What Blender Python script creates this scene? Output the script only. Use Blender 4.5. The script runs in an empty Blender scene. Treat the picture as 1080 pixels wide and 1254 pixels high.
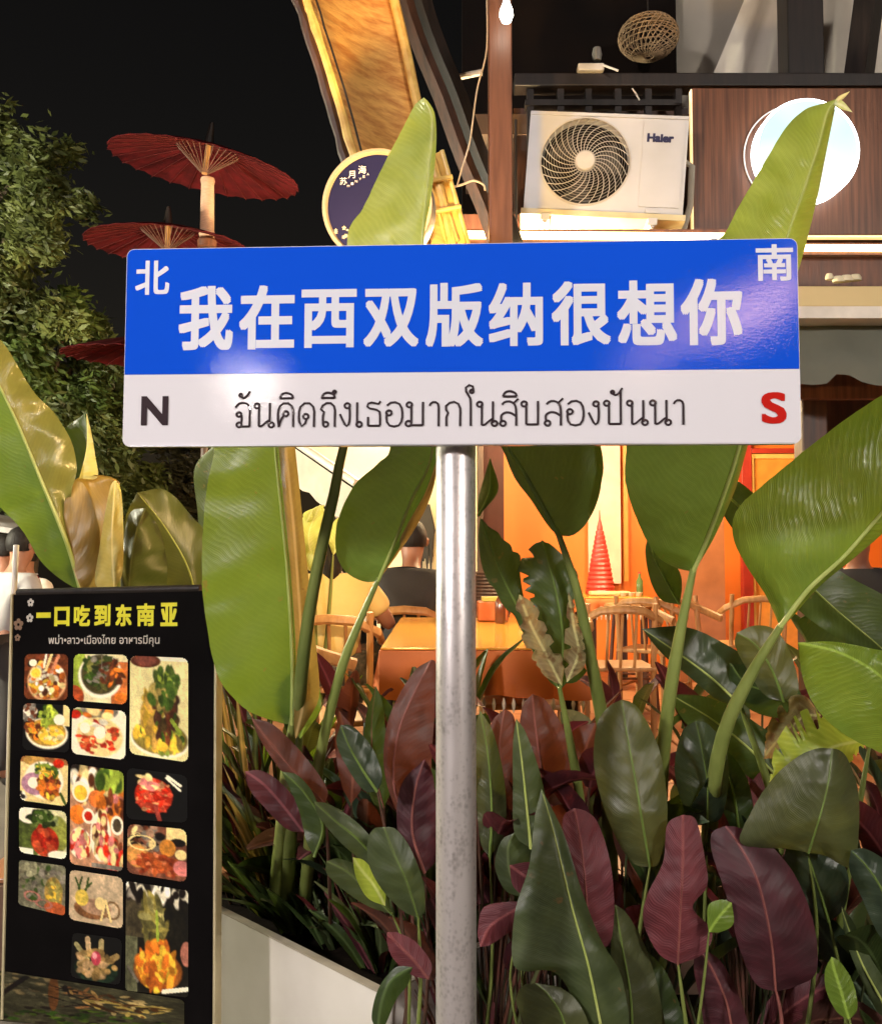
import bpy, bmesh, math, random
import numpy as np
from mathutils import Vector, Matrix, noise as mnoise

random.seed(11)
rng = np.random.default_rng(5)
SC = bpy.context.scene
COL = SC.collection
PI = math.pi

# ------------------------------------------------------------------ camera
EYE = Vector((0.0, 0.0, 1.5)); PITCH = math.radians(2.8); F = 1150.0
cam_data = bpy.data.cameras.new("camera"); cam = bpy.data.objects.new("camera", cam_data)
COL.objects.link(cam); SC.camera = cam
cam.location = EYE; cam.rotation_euler = (PI/2 + PITCH, 0, 0)
cam_data.sensor_fit = 'HORIZONTAL'; cam_data.sensor_width = 36; cam_data.lens = 36*F/1080
cam_data.clip_start = .05; cam_data.clip_end = 900

# ------------------------------------------------------------------ night sky, faint moon, exposure
world = bpy.data.worlds.new("World"); SC.world = world; world.use_nodes = True
wn = world.node_tree; wn.nodes.clear()
wo = wn.nodes.new('ShaderNodeOutputWorld'); wb = wn.nodes.new('ShaderNodeBackground')
sk = wn.nodes.new('ShaderNodeTexSky'); sk.sky_type = 'NISHITA'; sk.sun_disc = False
sk.sun_elevation = math.radians(32); sk.sun_rotation = math.radians(150)
mx = wn.nodes.new('ShaderNodeMix'); mx.data_type = 'RGBA'; mx.blend_type = 'MULTIPLY'
mx.inputs[0].default_value = 1; mx.inputs[7].default_value = (1.0, .58, .33, 1)
wn.links.new(sk.outputs[0], mx.inputs[6]); wn.links.new(mx.outputs[2], wb.inputs[0])
wb.inputs[1].default_value = .0042
wn.links.new(wb.outputs[0], wo.inputs[0])
sun_d = bpy.data.lights.new("moon", 'SUN'); sun_d.energy = .05; sun_d.angle = math.radians(.5); sun_d.color = (1, .96, .9)
sun = bpy.data.objects.new("moon", sun_d); COL.objects.link(sun)
sun.rotation_euler = (math.radians(58), 0, math.radians(30))
vs = SC.view_settings; vs.view_transform = 'Standard'; vs.look = 'None'; vs.gamma = 1; vs.exposure = .08
vs.use_curve_mapping = False
SC.cycles.use_denoising = True; SC.cycles.max_bounces = 6; SC.cycles.diffuse_bounces = 3
SC.cycles.glossy_bounces = 3; SC.cycles.transmission_bounces = 4; SC.cycles.transparent_max_bounces = 6
SC.cycles.sample_clamp_indirect = 4; SC.cycles.caustics_reflective = False; SC.cycles.caustics_refractive = False

# ------------------------------------------------------------------ helpers
def at(px, py, Y):
    """world point on the plane y=Y that the photograph shows at pixel px,py"""
    xr = (px-540)/F; yr = (627-py)/F
    d = Vector((xr, math.cos(PITCH)-yr*math.sin(PITCH), math.sin(PITCH)+yr*math.cos(PITCH)))
    return EYE + d*(Y/d.y)
def onplane(px, py, o, n):
    d = at(px, py, 1) - EYE
    return EYE + d*((o-EYE).dot(n)/d.dot(n))
ORG = {}
def tag(o, label=None, cat=None, group=None, kind=None):
    if label: o['label'] = label
    if cat: o['category'] = cat
    if group: o['group'] = group
    if kind: o['kind'] = kind
    return o
def thing(name, label, cat, loc, group=None):
    o = bpy.data.objects.new(name, None); COL.objects.link(o)
    o.empty_display_size = .05; o.location = loc; ORG[o] = Vector(loc)
    return tag(o, label, cat, group)
def mesh(name, verts, faces, mat, parent=None, smooth=False, uv=None, base=None, mats=None, fm=None):
    if parent is not None: b = ORG[parent]
    elif base is not None: b = Vector(base)
    else:
        a = np.array([tuple(v) for v in verts]); b = Vector(((a[:,0].min()+a[:,0].max())/2, (a[:,1].min()+a[:,1].max())/2, a[:,2].min()))
    me = bpy.data.meshes.new(name)
    me.from_pydata([tuple(Vector(v)-b) for v in verts], [], faces)
    if mats:
        for m in mats: me.materials.append(m)
        if fm: me.polygons.foreach_set('material_index', fm)
    elif mat: me.materials.append(mat)
    if uv is not None:
        ul = me.uv_layers.new(name='UVMap')
        li = np.zeros(len(me.loops), dtype=np.int32); me.loops.foreach_get('vertex_index', li)
        ul.data.foreach_set('uv', np.array(uv, dtype=np.float32)[li].ravel())
    if smooth: me.polygons.foreach_set('use_smooth', [True]*len(me.polygons))
    me.update()
    o = bpy.data.objects.new(name, me); COL.objects.link(o)
    ORG[o] = b
    if parent is not None: o.parent = parent; o.location = (0, 0, 0)
    else: o.location = b
    return o
class MB:
    """collects simple shapes in world space; build() links them as one mesh"""
    def __init__(s): s.v = []; s.f = []
    def add(s, v, f):
        n = len(s.v); s.v += [Vector(p) for p in v]; s.f += [tuple(i+n for i in q) for q in f]; return s
    def box(s, lo, hi, R=None, c=None, bev=0):
        x0, y0, z0 = lo; x1, y1, z1 = hi
        if bev:
            bm = bmesh.new(); bmesh.ops.create_cube(bm, size=1)
            for v in bm.verts: v.co = Vector(((x0+x1)/2+v.co.x*(x1-x0), (y0+y1)/2+v.co.y*(y1-y0), (z0+z1)/2+v.co.z*(z1-z0)))
            bmesh.ops.bevel(bm, geom=bm.edges[:], offset=bev, segments=2, affect='EDGES', profile=.5)
            bm.verts.index_update(); vv = [v.co.copy() for v in bm.verts]; ff = [[v.index for v in f.verts] for f in bm.faces]; bm.free()
        else:
            vv = [Vector(p) for p in ((x0,y0,z0),(x1,y0,z0),(x1,y1,z0),(x0,y1,z0),(x0,y0,z1),(x1,y0,z1),(x1,y1,z1),(x0,y1,z1))]
            ff = [(0,3,2,1),(4,5,6,7),(0,1,5,4),(1,2,6,5),(2,3,7,6),(3,0,4,7)]
        if R is not None:
            c = Vector(c) if c is not None else Vector(((x0+x1)/2,(y0+y1)/2,(z0+z1)/2))
            vv = [c + R @ (v-c) for v in vv]
        return s.add(vv, ff)
    def tube(s, pts, r, seg=10, cap=True, flat=1.0):
        pts = [Vector(p) for p in pts]; n = len(pts)
        if not hasattr(r, '__len__'): r = [r]*n
        up = None; V = []; Fc = []
        for i, p in enumerate(pts):
            t = (pts[min(i+1, n-1)]-pts[max(i-1, 0)]).normalized()
            if up is None:
                up = Vector((0,0,1)) if abs(t.z) < .9 else Vector((0,1,0))
            a = t.cross(up)
            if a.length < 1e-6: a = t.cross(Vector((1,0,0)))
            a.normalize(); b = a.cross(t).normalized(); up = b
            for k in range(seg):
                w = 2*PI*k/seg; V.append(p + a*math.cos(w)*r[i] + b*math.sin(w)*r[i]*flat)
        for i in range(n-1):
            for k in range(seg):
                k2 = (k+1) % seg; Fc.append((i*seg+k, i*seg+k2, (i+1)*seg+k2, (i+1)*seg+k))
        if cap: Fc.append(tuple(range(seg))[::-1]); Fc.append(tuple((n-1)*seg+k for k in range(seg)))
        return s.add(V, Fc)
    def lathe(s, c, prof, seg=24, axis=None, squash=1.0, R=None, caps=True):
        c = Vector(c); V = []; Fc = []
        for (r, h) in prof:
            for k in range(seg):
                w = 2*PI*k/seg; p = Vector((r*math.cos(w), r*math.sin(w)*squash, h))
                V.append(c + (R @ p if R is not None else p))
        for i in range(len(prof)-1):
            for k in range(seg):
                k2 = (k+1) % seg; Fc.append((i*seg+k, i*seg+k2, (i+1)*seg+k2, (i+1)*seg+k))
        if caps: Fc.append(tuple(range(seg))[::-1]); Fc.append(tuple((len(prof)-1)*seg+k for k in range(seg)))
        return s.add(V, Fc)
    def prism(s, poly, n, depth):
        """extrude a planar polygon (world points) by depth along n"""
        poly = [Vector(p) for p in poly]; n = Vector(n).normalized()*depth; k = len(poly)
        V = poly + [p+n for p in poly]
        Fc = [tuple(range(k)), tuple(range(2*k-1, k-1, -1))] + [(i, i+k, (i+1) % k + k, (i+1) % k) for i in range(k)]
        return s.add(V, Fc)
    def build(s, name, mat, parent=None, smooth=False, base=None, fix=True):
        o = mesh(name, s.v, s.f, mat, parent, smooth, base=base)
        if fix:
            bm = bmesh.new(); bm.from_mesh(o.data); bmesh.ops.recalc_face_normals(bm, faces=bm.faces[:]); bm.to_mesh(o.data); bm.free()
        if smooth:
            o.data.set_sharp_from_angle(angle=math.radians(40))
        return o
def frame(z):          # rotation whose local z is the given direction
    z = Vector(z).normalized(); return z.to_track_quat('Z', 'Y').to_matrix()
def copy_tree(o, parent=None, label=None):
    c = o.copy(); COL.objects.link(c); c.parent = parent
    if label: c['label'] = label
    ORG[c] = ORG.get(o, Vector())
    for ch in list(o.children): copy_tree(ch, c)
    return c

# ------------------------------------------------------------------ materials
def nt(name):
    m = bpy.data.materials.new(name); m.use_nodes = True; t = m.node_tree
    return m, t, t.nodes['Principled BSDF'], t.nodes['Material Output']
def N(t, typ, **kw):
    n = t.nodes.new(typ)
    for k, v in kw.items(): setattr(n, k, v)
    return n
def mathn(t, op, a, b=None, c=None):
    n = N(t, 'ShaderNodeMath', operation=op)
    for i, x in enumerate((a, b, c)):
        if x is None: continue
        if isinstance(x, (int, float)): n.inputs[i].default_value = x
        else: t.links.new(x, n.inputs[i])
    return n.outputs[0]
def c4(c): return (c[0], c[1], c[2], 1)
def pm(name, col, rough=.5, metal=0, col2=None, scale=8, bump=0, bscale=60, stretch=None, coat=0, spec=.5, detail=5, wear=0):
    """principled with object-space noise colour variation, bump and roughness break-up"""
    m, t, p, out = nt(name); L = t.links
    p.inputs['Roughness'].default_value = rough; p.inputs['Metallic'].default_value = metal
    p.inputs['Coat Weight'].default_value = coat; p.inputs['Specular IOR Level'].default_value = spec
    tc = N(t, 'ShaderNodeTexCoord'); mp = N(t, 'ShaderNodeMapping'); L.new(tc.outputs['Object'], mp.inputs[0])
    if stretch: mp.inputs['Scale'].default_value = stretch
    col2 = col2 or tuple(x*.72 for x in col)
    nz = N(t, 'ShaderNodeTexNoise'); nz.inputs['Scale'].default_value = scale; nz.inputs['Detail'].default_value = detail
    L.new(mp.outputs[0], nz.inputs['Vector'])
    rp = N(t, 'ShaderNodeValToRGB'); rp.color_ramp.elements[0].position = .3; rp.color_ramp.elements[1].position = .7
    rp.color_ramp.elements[0].color = c4(col2); rp.color_ramp.elements[1].color = c4(col)
    L.new(nz.outputs[0], rp.inputs[0]); L.new(rp.outputs[0], p.inputs['Base Color'])
    rr = mathn(t, 'MULTIPLY_ADD', nz.outputs[0], .25*rough, rough*.88); L.new(rr, p.inputs['Roughness'])
    if bump:
        n2 = N(t, 'ShaderNodeTexNoise'); n2.inputs['Scale'].default_value = bscale; n2.inputs['Detail'].default_value = 6
        L.new(mp.outputs[0], n2.inputs['Vector'])
        b = N(t, 'ShaderNodeBump'); b.inputs['Strength'].default_value = bump; b.inputs['Distance'].default_value = .004
        L.new(n2.outputs[0], b.inputs['Height']); L.new(b.outputs[0], p.inputs['Normal'])
    return m
def emat(name, col, strength):
    m, t, p, out = nt(name); p.inputs['Base Color'].default_value = (.8,.8,.8,1)
    p.inputs['Emission Color'].default_value = c4(col); p.inputs['Emission Strength'].default_value = strength
    return m
def leafmat(name, col, col2, vein=None, rough=.34, trans=.22, tcol=None, freq=190, k=.9, vc=.10, spots=0, bump=.22, back=None):
    """leaf: uv.x = signed metres from the midrib, uv.y = metres along it"""
    m, t, p, out = nt(name); L = t.links
    uv = N(t, 'ShaderNodeUVMap'); sp = N(t, 'ShaderNodeSeparateXYZ'); L.new(uv.outputs[0], sp.inputs[0])
    au = mathn(t, 'ABSOLUTE', sp.outputs[0])
    ph = mathn(t, 'MULTIPLY_ADD', au, -k, sp.outputs[1])
    nzw = N(t, 'ShaderNodeTexNoise'); nzw.inputs['Scale'].default_value = 9; L.new(uv.outputs[0], nzw.inputs['Vector'])
    ph2 = mathn(t, 'MULTIPLY_ADD', nzw.outputs[0], .07, ph)
    s1 = mathn(t, 'SINE', mathn(t, 'MULTIPLY', ph2, freq*2*PI/6.28*2.2))
    s2 = mathn(t, 'SINE', mathn(t, 'MULTIPLY', ph2, freq*9.1))
    h = mathn(t, 'MULTIPLY_ADD', s2, .3, mathn(t, 'POWER', mathn(t, 'MULTIPLY_ADD', s1, .5, .5), 1.6))
    n4 = N(t, 'ShaderNodeTexNoise'); n4.inputs['Scale'].default_value = 26; n4.inputs['Detail'].default_value = 3; L.new(uv.outputs[0], n4.inputs['Vector'])
    h = mathn(t, 'MULTIPLY', h, mathn(t, 'MULTIPLY_ADD', n4.outputs[0], 2.6, -.6))
    nz = N(t, 'ShaderNodeTexNoise'); nz.inputs['Scale'].default_value = 14; nz.inputs['Detail'].default_value = 4; L.new(uv.outputs[0], nz.inputs['Vector'])
    f = mathn(t, 'MULTIPLY_ADD', h, vc, nz.outputs[0]); f = mathn(t, 'SUBTRACT', f, vc*.4)
    rp = N(t, 'ShaderNodeValToRGB'); rp.color_ramp.elements[0].position = .30; rp.color_ramp.elements[1].position = .70
    rp.color_ramp.elements[0].color = c4(col2); rp.color_ramp.elements[1].color = c4(col); L.new(f, rp.inputs[0])
    colr = rp.outputs[0]
    mid = N(t, 'ShaderNodeMapRange'); mid.inputs[1].default_value = .0015; mid.inputs[2].default_value = .0045; mid.inputs[3].default_value = 1; mid.inputs[4].default_value = 0
    L.new(au, mid.inputs[0])
    mxn = N(t, 'ShaderNodeMix', data_type='RGBA'); mxn.inputs[7].default_value = c4(vein or tuple(min(1, x*2.2+.02) for x in col))
    L.new(mathn(t, 'MULTIPLY', mid.outputs[0], .7), mxn.inputs[0]); L.new(colr, mxn.inputs[6]); colr = mxn.outputs[2]
    if spots:   # brown blotches, small holes of dry tissue
        n3 = N(t, 'ShaderNodeTexNoise'); n3.inputs['Scale'].default_value = 22; n3.inputs['Detail'].default_value = 8; L.new(uv.outputs[0], n3.inputs['Vector'])
        r3 = N(t, 'ShaderNodeMapRange'); r3.inputs[1].default_value = .68-spots*.2; r3.inputs[2].default_value = .72-spots*.17; L.new(n3.outputs[0], r3.inputs[0])
        m3 = N(t, 'ShaderNodeMix', data_type='RGBA'); m3.inputs[7].default_value = (.16, .085, .03, 1)
        L.new(r3.outputs[0], m3.inputs[0]); L.new(colr, m3.inputs[6]); colr = m3.outputs[2]
    L.new(colr, p.inputs['Base Color'])
    rr = mathn(t, 'MULTIPLY_ADD', nz.outputs[0], .22, rough-.08); L.new(rr, p.inputs['Roughness'])
    b = N(t, 'ShaderNodeBump'); b.inputs['Strength'].default_value = bump; b.inputs['Distance'].default_value = .0022
    L.new(mathn(t, 'MULTIPLY_ADD', nz.outputs[0], 1.2, h), b.inputs['Height']); L.new(b.outputs[0], p.inputs['Normal'])
    tr = N(t, 'ShaderNodeBsdfTranslucent'); tr.inputs[0].default_value = c4(tcol or (col[0]*2.4, col[1]*2.2, col[2]*.8)); L.new(b.outputs[0], tr.inputs['Normal'])
    ms = N(t, 'ShaderNodeMixShader'); ms.inputs[0].default_value = trans
    L.new(p.outputs[0], ms.inputs[1]); L.new(tr.outputs[0], ms.inputs[2]); L.new(ms.outputs[0], out.inputs[0])
    return m
def woodmat(name, col, col2, stretch=(14, 14, 1.2), rough=.45, bump=.25):
    m = pm(name, col, rough, 0, col2, 3, bump, 9, stretch, detail=8); return m

M = {}
M['white_sheet'] = None
M['dark_wood'] = woodmat('dark wood', (.075, .032, .018), (.022, .011, .008), rough=.5)
M['red_wood'] = woodmat('red brown wood', (.17, .065, .034), (.06, .022, .013))
M['panel_wood'] = woodmat('walnut veneer', (.19, .075, .035), (.07, .026, .013), stretch=(22, 22, .8), rough=.38)
M['black_wood'] = woodmat('blackened wood', (.022, .014, .011), (.009, .007, .006))
M['pale_wood'] = woodmat('pale chair wood', (.50, .27, .10), (.34, .16, .055))
M['stem'] = pm('green petiole', (.20, .24, .06), .35, 0, (.12, .16, .035), 20, .2, 80, (1, 1, .2))
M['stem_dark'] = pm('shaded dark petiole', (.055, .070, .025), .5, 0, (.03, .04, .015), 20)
M['stem_bright'] = pm('bright petiole', (.27, .32, .085), .33, 0, (.17, .22, .05), 20, .2, 80, (1, 1, .2))
M['stem_red'] = pm('reddish stem', (.10, .03, .022), .45, 0, (.05, .03, .015), 20)
M['soil'] = pm('dark soil', (.014, .010, .007), 1, 0, (.006, .004, .003), 30, 1, 50, spec=.05)
M['skin'] = pm('skin', (.36, .17, .10), .5, 0, (.30, .13, .08), 12)
M['hair'] = pm('black hair', (.016, .012, .010), .6, 0, (.005, .004, .004), 60, 1, 90, (1, 1, .2), spec=.3)
M['cream'] = pm('cream paint', (.72, .62, .42), .55, 0, (.62, .52, .34), 4)
# ------------------------------------------------------------------ lettering
class Plane:
    """local frame on a flat thing: X(u,w,lift) -> world; uv(px,py) -> local metres of what the photo shows there"""
    def __init__(s, o, ux, uz):
        s.o = Vector(o); s.ux = Vector(ux).normalized(); s.n = s.ux.cross(Vector(uz)).normalized()
        s.uz = s.n.cross(s.ux).normalized() * 1
        if s.uz.dot(Vector(uz)) < 0: s.uz = -s.uz
        if s.n.dot(EYE - s.o) < 0: s.n = -s.n
    def X(s, u, w, lift=0): return s.o + s.ux*u + s.uz*w + s.n*lift
    def uv(s, px, py):
        p = onplane(px, py, s.o, s.n) - s.o; return p.dot(s.ux), p.dot(s.uz)
def glyphs(body, bold=0.0, res=4):
    cu = bpy.data.curves.new('t', 'FONT'); cu.body = body; cu.size = 1; cu.offset = bold; cu.resolution_u = res
    cu.fill_mode = 'FRONT'
    ob = bpy.data.objects.new('t', cu); COL.objects.link(ob)
    dg = bpy.context.evaluated_depsgraph_get(); dg.update()
    me = bpy.data.meshes.new_from_object(ob.evaluated_get(dg))
    v = [tuple(p.co) for p in me.vertices]; f = [tuple(q.vertices) for q in me.polygons]
    bpy.data.objects.remove(ob); bpy.data.curves.remove(cu); bpy.data.meshes.remove(me)
    return v, f
def lettering(name, body, P, box, mat, parent, bold=0.0, lift=.0012, rot=0):
    """one printed character: glyph outline thickened by stacked, slightly shifted films"""
    v, f = glyphs(body, 0)
    a = np.array(v); x0, x1, y0, y1 = a[:,0].min(), a[:,0].max(), a[:,1].min(), a[:,1].max()
    X0, Y0, X1, Y1 = box; b = bold*(Y1-Y0) if len(body) == 1 else bold*.02
    if body == '一': b = (Y1-Y0)*.3
    X0 += b; X1 -= b; Y0 += b; Y1 -= b; out = []; fc = []
    k = 0
    offs = [(0, 0)] + ([(b*.9*x_, b*.9*y_) for x_ in (-1, 0, 1) for y_ in (-1, 0, 1) if x_ or y_] if b > 0 else [])
    for k, (dx, dy) in enumerate(offs):
        for p in v:
            out.append(P.X(X0 + (p[0]-x0)/max(x1-x0, 1e-6)*(X1-X0)+dx, Y0 + (p[1]-y0)/max(y1-y0, 1e-6)*(Y1-Y0)+dy, lift+k*.00004))
        fc += [tuple(i+k*len(v) for i in q) for q in f]
    return mesh(name, out, fc, mat, parent)
def spline(pts, n):
    """Catmull-Rom through the points, resampled to n equal steps"""
    P = np.array([tuple(p) for p in pts], float)
    if len(P) == 2: d = P
    else:
        Q = np.vstack([2*P[0]-P[1], P, 2*P[-1]-P[-2]]); d = []
        for i in range(1, len(Q)-2):
            for t in np.linspace(0, 1, 9)[:-1]:
                a, b, c, e = Q[i-1], Q[i], Q[i+1], Q[i+2]
                d.append(.5*((2*b)+(c-a)*t+(2*a-5*b+4*c-e)*t*t+(3*b-a-3*c+e)*t**3))
        d.append(P[-1]); d = np.array(d)
    L = np.r_[0, np.cumsum(np.linalg.norm(np.diff(d, axis=0), axis=1))]
    s = np.linspace(0, L[-1], n)
    return np.stack([np.interp(s, L, d[:, k]) for k in range(d.shape[1])], 1)
STROKES = {
 'ฉ': (.80, [[(.10,.82),(.22,.98),(.42,1.02),(.60,.94),(.66,.76),(.66,.4),(.66,.03)], [(.66,.04),(.36,.04)], ('o',.25,.11,.10), [(.33,.16),(.35,.34),(.34,.50)], ('o',.24,.54,.095)]),
 'น': (.86, [('o',.14,.89,.105), [(.22,.89),(.22,.45),(.22,.04)], [(.22,.04),(.34,.06),(.52,.22),(.64,.30)], [(.64,1.0),(.64,.5),(.64,.12)], ('o',.70,.10,.105)]),
 'ค': (.82, [[(.14,0),(.10,.4),(.13,.78),(.26,.96),(.42,1.0),(.58,.94),(.68,.74),(.69,.4),(.69,0)], ('o',.40,.56,.105), [(.33,.50),(.22,.28),(.15,.05)]]),
 'ด': (.82, [('o',.36,.44,.105), [(.40,.36),(.34,.16),(.24,.02),(.14,.12),(.09,.4),(.12,.76),(.25,.96),(.42,1.0),(.58,.93),(.68,.72),(.68,.35),(.68,0)]]),
 'ถ': (.80, [('o',.31,.11,.10), [(.21,.11),(.20,.42),(.25,.60),(.12,.72),(.20,.90),(.40,1.0),(.58,.92),(.66,.72),(.66,.3),(.66,0)]]),
 'ง': (.60, [('o',.34,.87,.105), [(.42,.87),(.44,.5),(.42,.18),(.34,.03),(.24,.12),(.06,.52)]]),
 'เ': (.36, [[(.12,1.0),(.12,.5),(.12,.12)], ('o',.20,.10,.105)]),
 'ธ': (.80, [[(.66,1.04),(.58,.93),(.40,.98),(.24,.99),(.14,.88),(.20,.76),(.40,.72),(.60,.64),(.64,.45),(.64,.05)], [(.64,.04),(.18,.04)], [(.18,.04),(.18,.40)]]),
 'อ': (.82, [('o',.18,.56,.105), [(.10,.56),(.09,.26),(.18,.06),(.38,.0),(.58,.06),(.68,.28),(.69,.6),(.62,.88),(.42,1.0),(.22,.97),(.10,.86)]]),
 'ม': (.86, [('o',.14,.89,.105), [(.22,.89),(.22,.5),(.22,.12)], ('o',.11,.12,.11), [(.22,.05),(.66,.05)], [(.66,.04),(.66,.5),(.66,1.0)]]),
 'า': (.56, [[(.05,.84),(.12,.96),(.24,1.0),(.36,.94),(.40,.78),(.40,.4),(.40,0)]]),
 'ก': (.80, [[(.14,0),(.14,.42),(.22,.60),(.08,.72),(.18,.90),(.38,1.0),(.58,.92),(.66,.72),(.66,.3),(.66,0)]]),
 'ใ': (.46, [('o',.30,1.42,.07), [(.36,1.46),(.34,1.62),(.18,1.68),(.06,1.54),(.12,1.34),(.24,1.14),(.26,.9),(.26,.4),(.26,0)]]),
 'ส': (.82, [('o',.16,.10,.105), [(.10,.18),(.10,.42),(.26,.54),(.46,.52),(.64,.40)], [(.66,0),(.66,.5),(.62,.84),(.44,.99),(.24,.98),(.12,.86)], [(.54,.90),(.74,1.10)]]),
 'บ': (.86, [('o',.14,.89,.105), [(.22,.89),(.22,.45),(.22,.05)], [(.22,.05),(.66,.05)], [(.66,.04),(.66,.5),(.66,1.0)]]),
 'ป': (.86, [('o',.14,.89,.105), [(.22,.89),(.22,.45),(.22,.05)], [(.22,.05),(.66,.05)], [(.66,.04),(.66,.7),(.66,1.42)]]),
 'ั': (0, [('o',-.50,1.34,.06), [(-.50,1.27),(-.38,1.22),(-.26,1.30),(-.14,1.50)]]),
 'ิ': (0, [[(-.66,1.20),(-.40,1.20),(-.14,1.20)], [(-.14,1.20),(-.20,1.34),(-.40,1.42),(-.58,1.36),(-.66,1.20)]]),
 'ึ': (0, [[(-.66,1.20),(-.40,1.20),(-.14,1.20)], [(-.14,1.20),(-.20,1.34),(-.40,1.42),(-.58,1.36),(-.66,1.20)], ('o',-.16,1.44,.06)]),
}
def looped_thai(P, text, u0, u1, w0, w1, h, mat, parent, thick=.045):
    """Thai line in thin looped letters drawn stroke by stroke; baseline runs w0..w1"""
    tot = sum(STROKES[c][0] for c in text) - .12; k = (u1-u0)/tot; mb = MB(); x = 0
    def Q(a, b): u = u0+(x+a)*k; return P.X(u, w0+(w1-w0)*(u-u0)/(u1-u0)+b*h, .0012)
    for c in text:
        w, st = STROKES[c]
        for s_ in st:
            if s_[0] == 'o': pts = [(s_[1]+s_[3]*math.cos(q*PI/6), s_[2]+s_[3]*math.sin(q*PI/6)) for q in range(13)]
            else: pts = spline(s_, 14) if len(s_) > 2 else s_
            mb.tube([Q(*p) for p in pts], thick*h, 6)
        x += w
    mb.build('thai_line', mat, parent)

def pxbox(P, x0, y0, x1, y1):
    """local box of an upright pixel rectangle (y0 = top)"""
    xm, ym = (x0+x1)/2, (y0+y1)/2
    return (P.uv(x0, ym)[0], P.uv(xm, y1)[1], P.uv(x1, ym)[0], P.uv(xm, y0)[1])
def rrect(u0, w0, u1, w1, r, k=5):
    pts = []
    for cx, cy, a0 in ((u1-r, w1-r, 0), (u0+r, w1-r, 90), (u0+r, w0+r, 180), (u1-r, w0+r, 270)):
        for i in range(k+1):
            a = math.radians(a0+90*i/k); pts.append((cx+r*math.cos(a), cy+r*math.sin(a)))
    return pts

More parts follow.
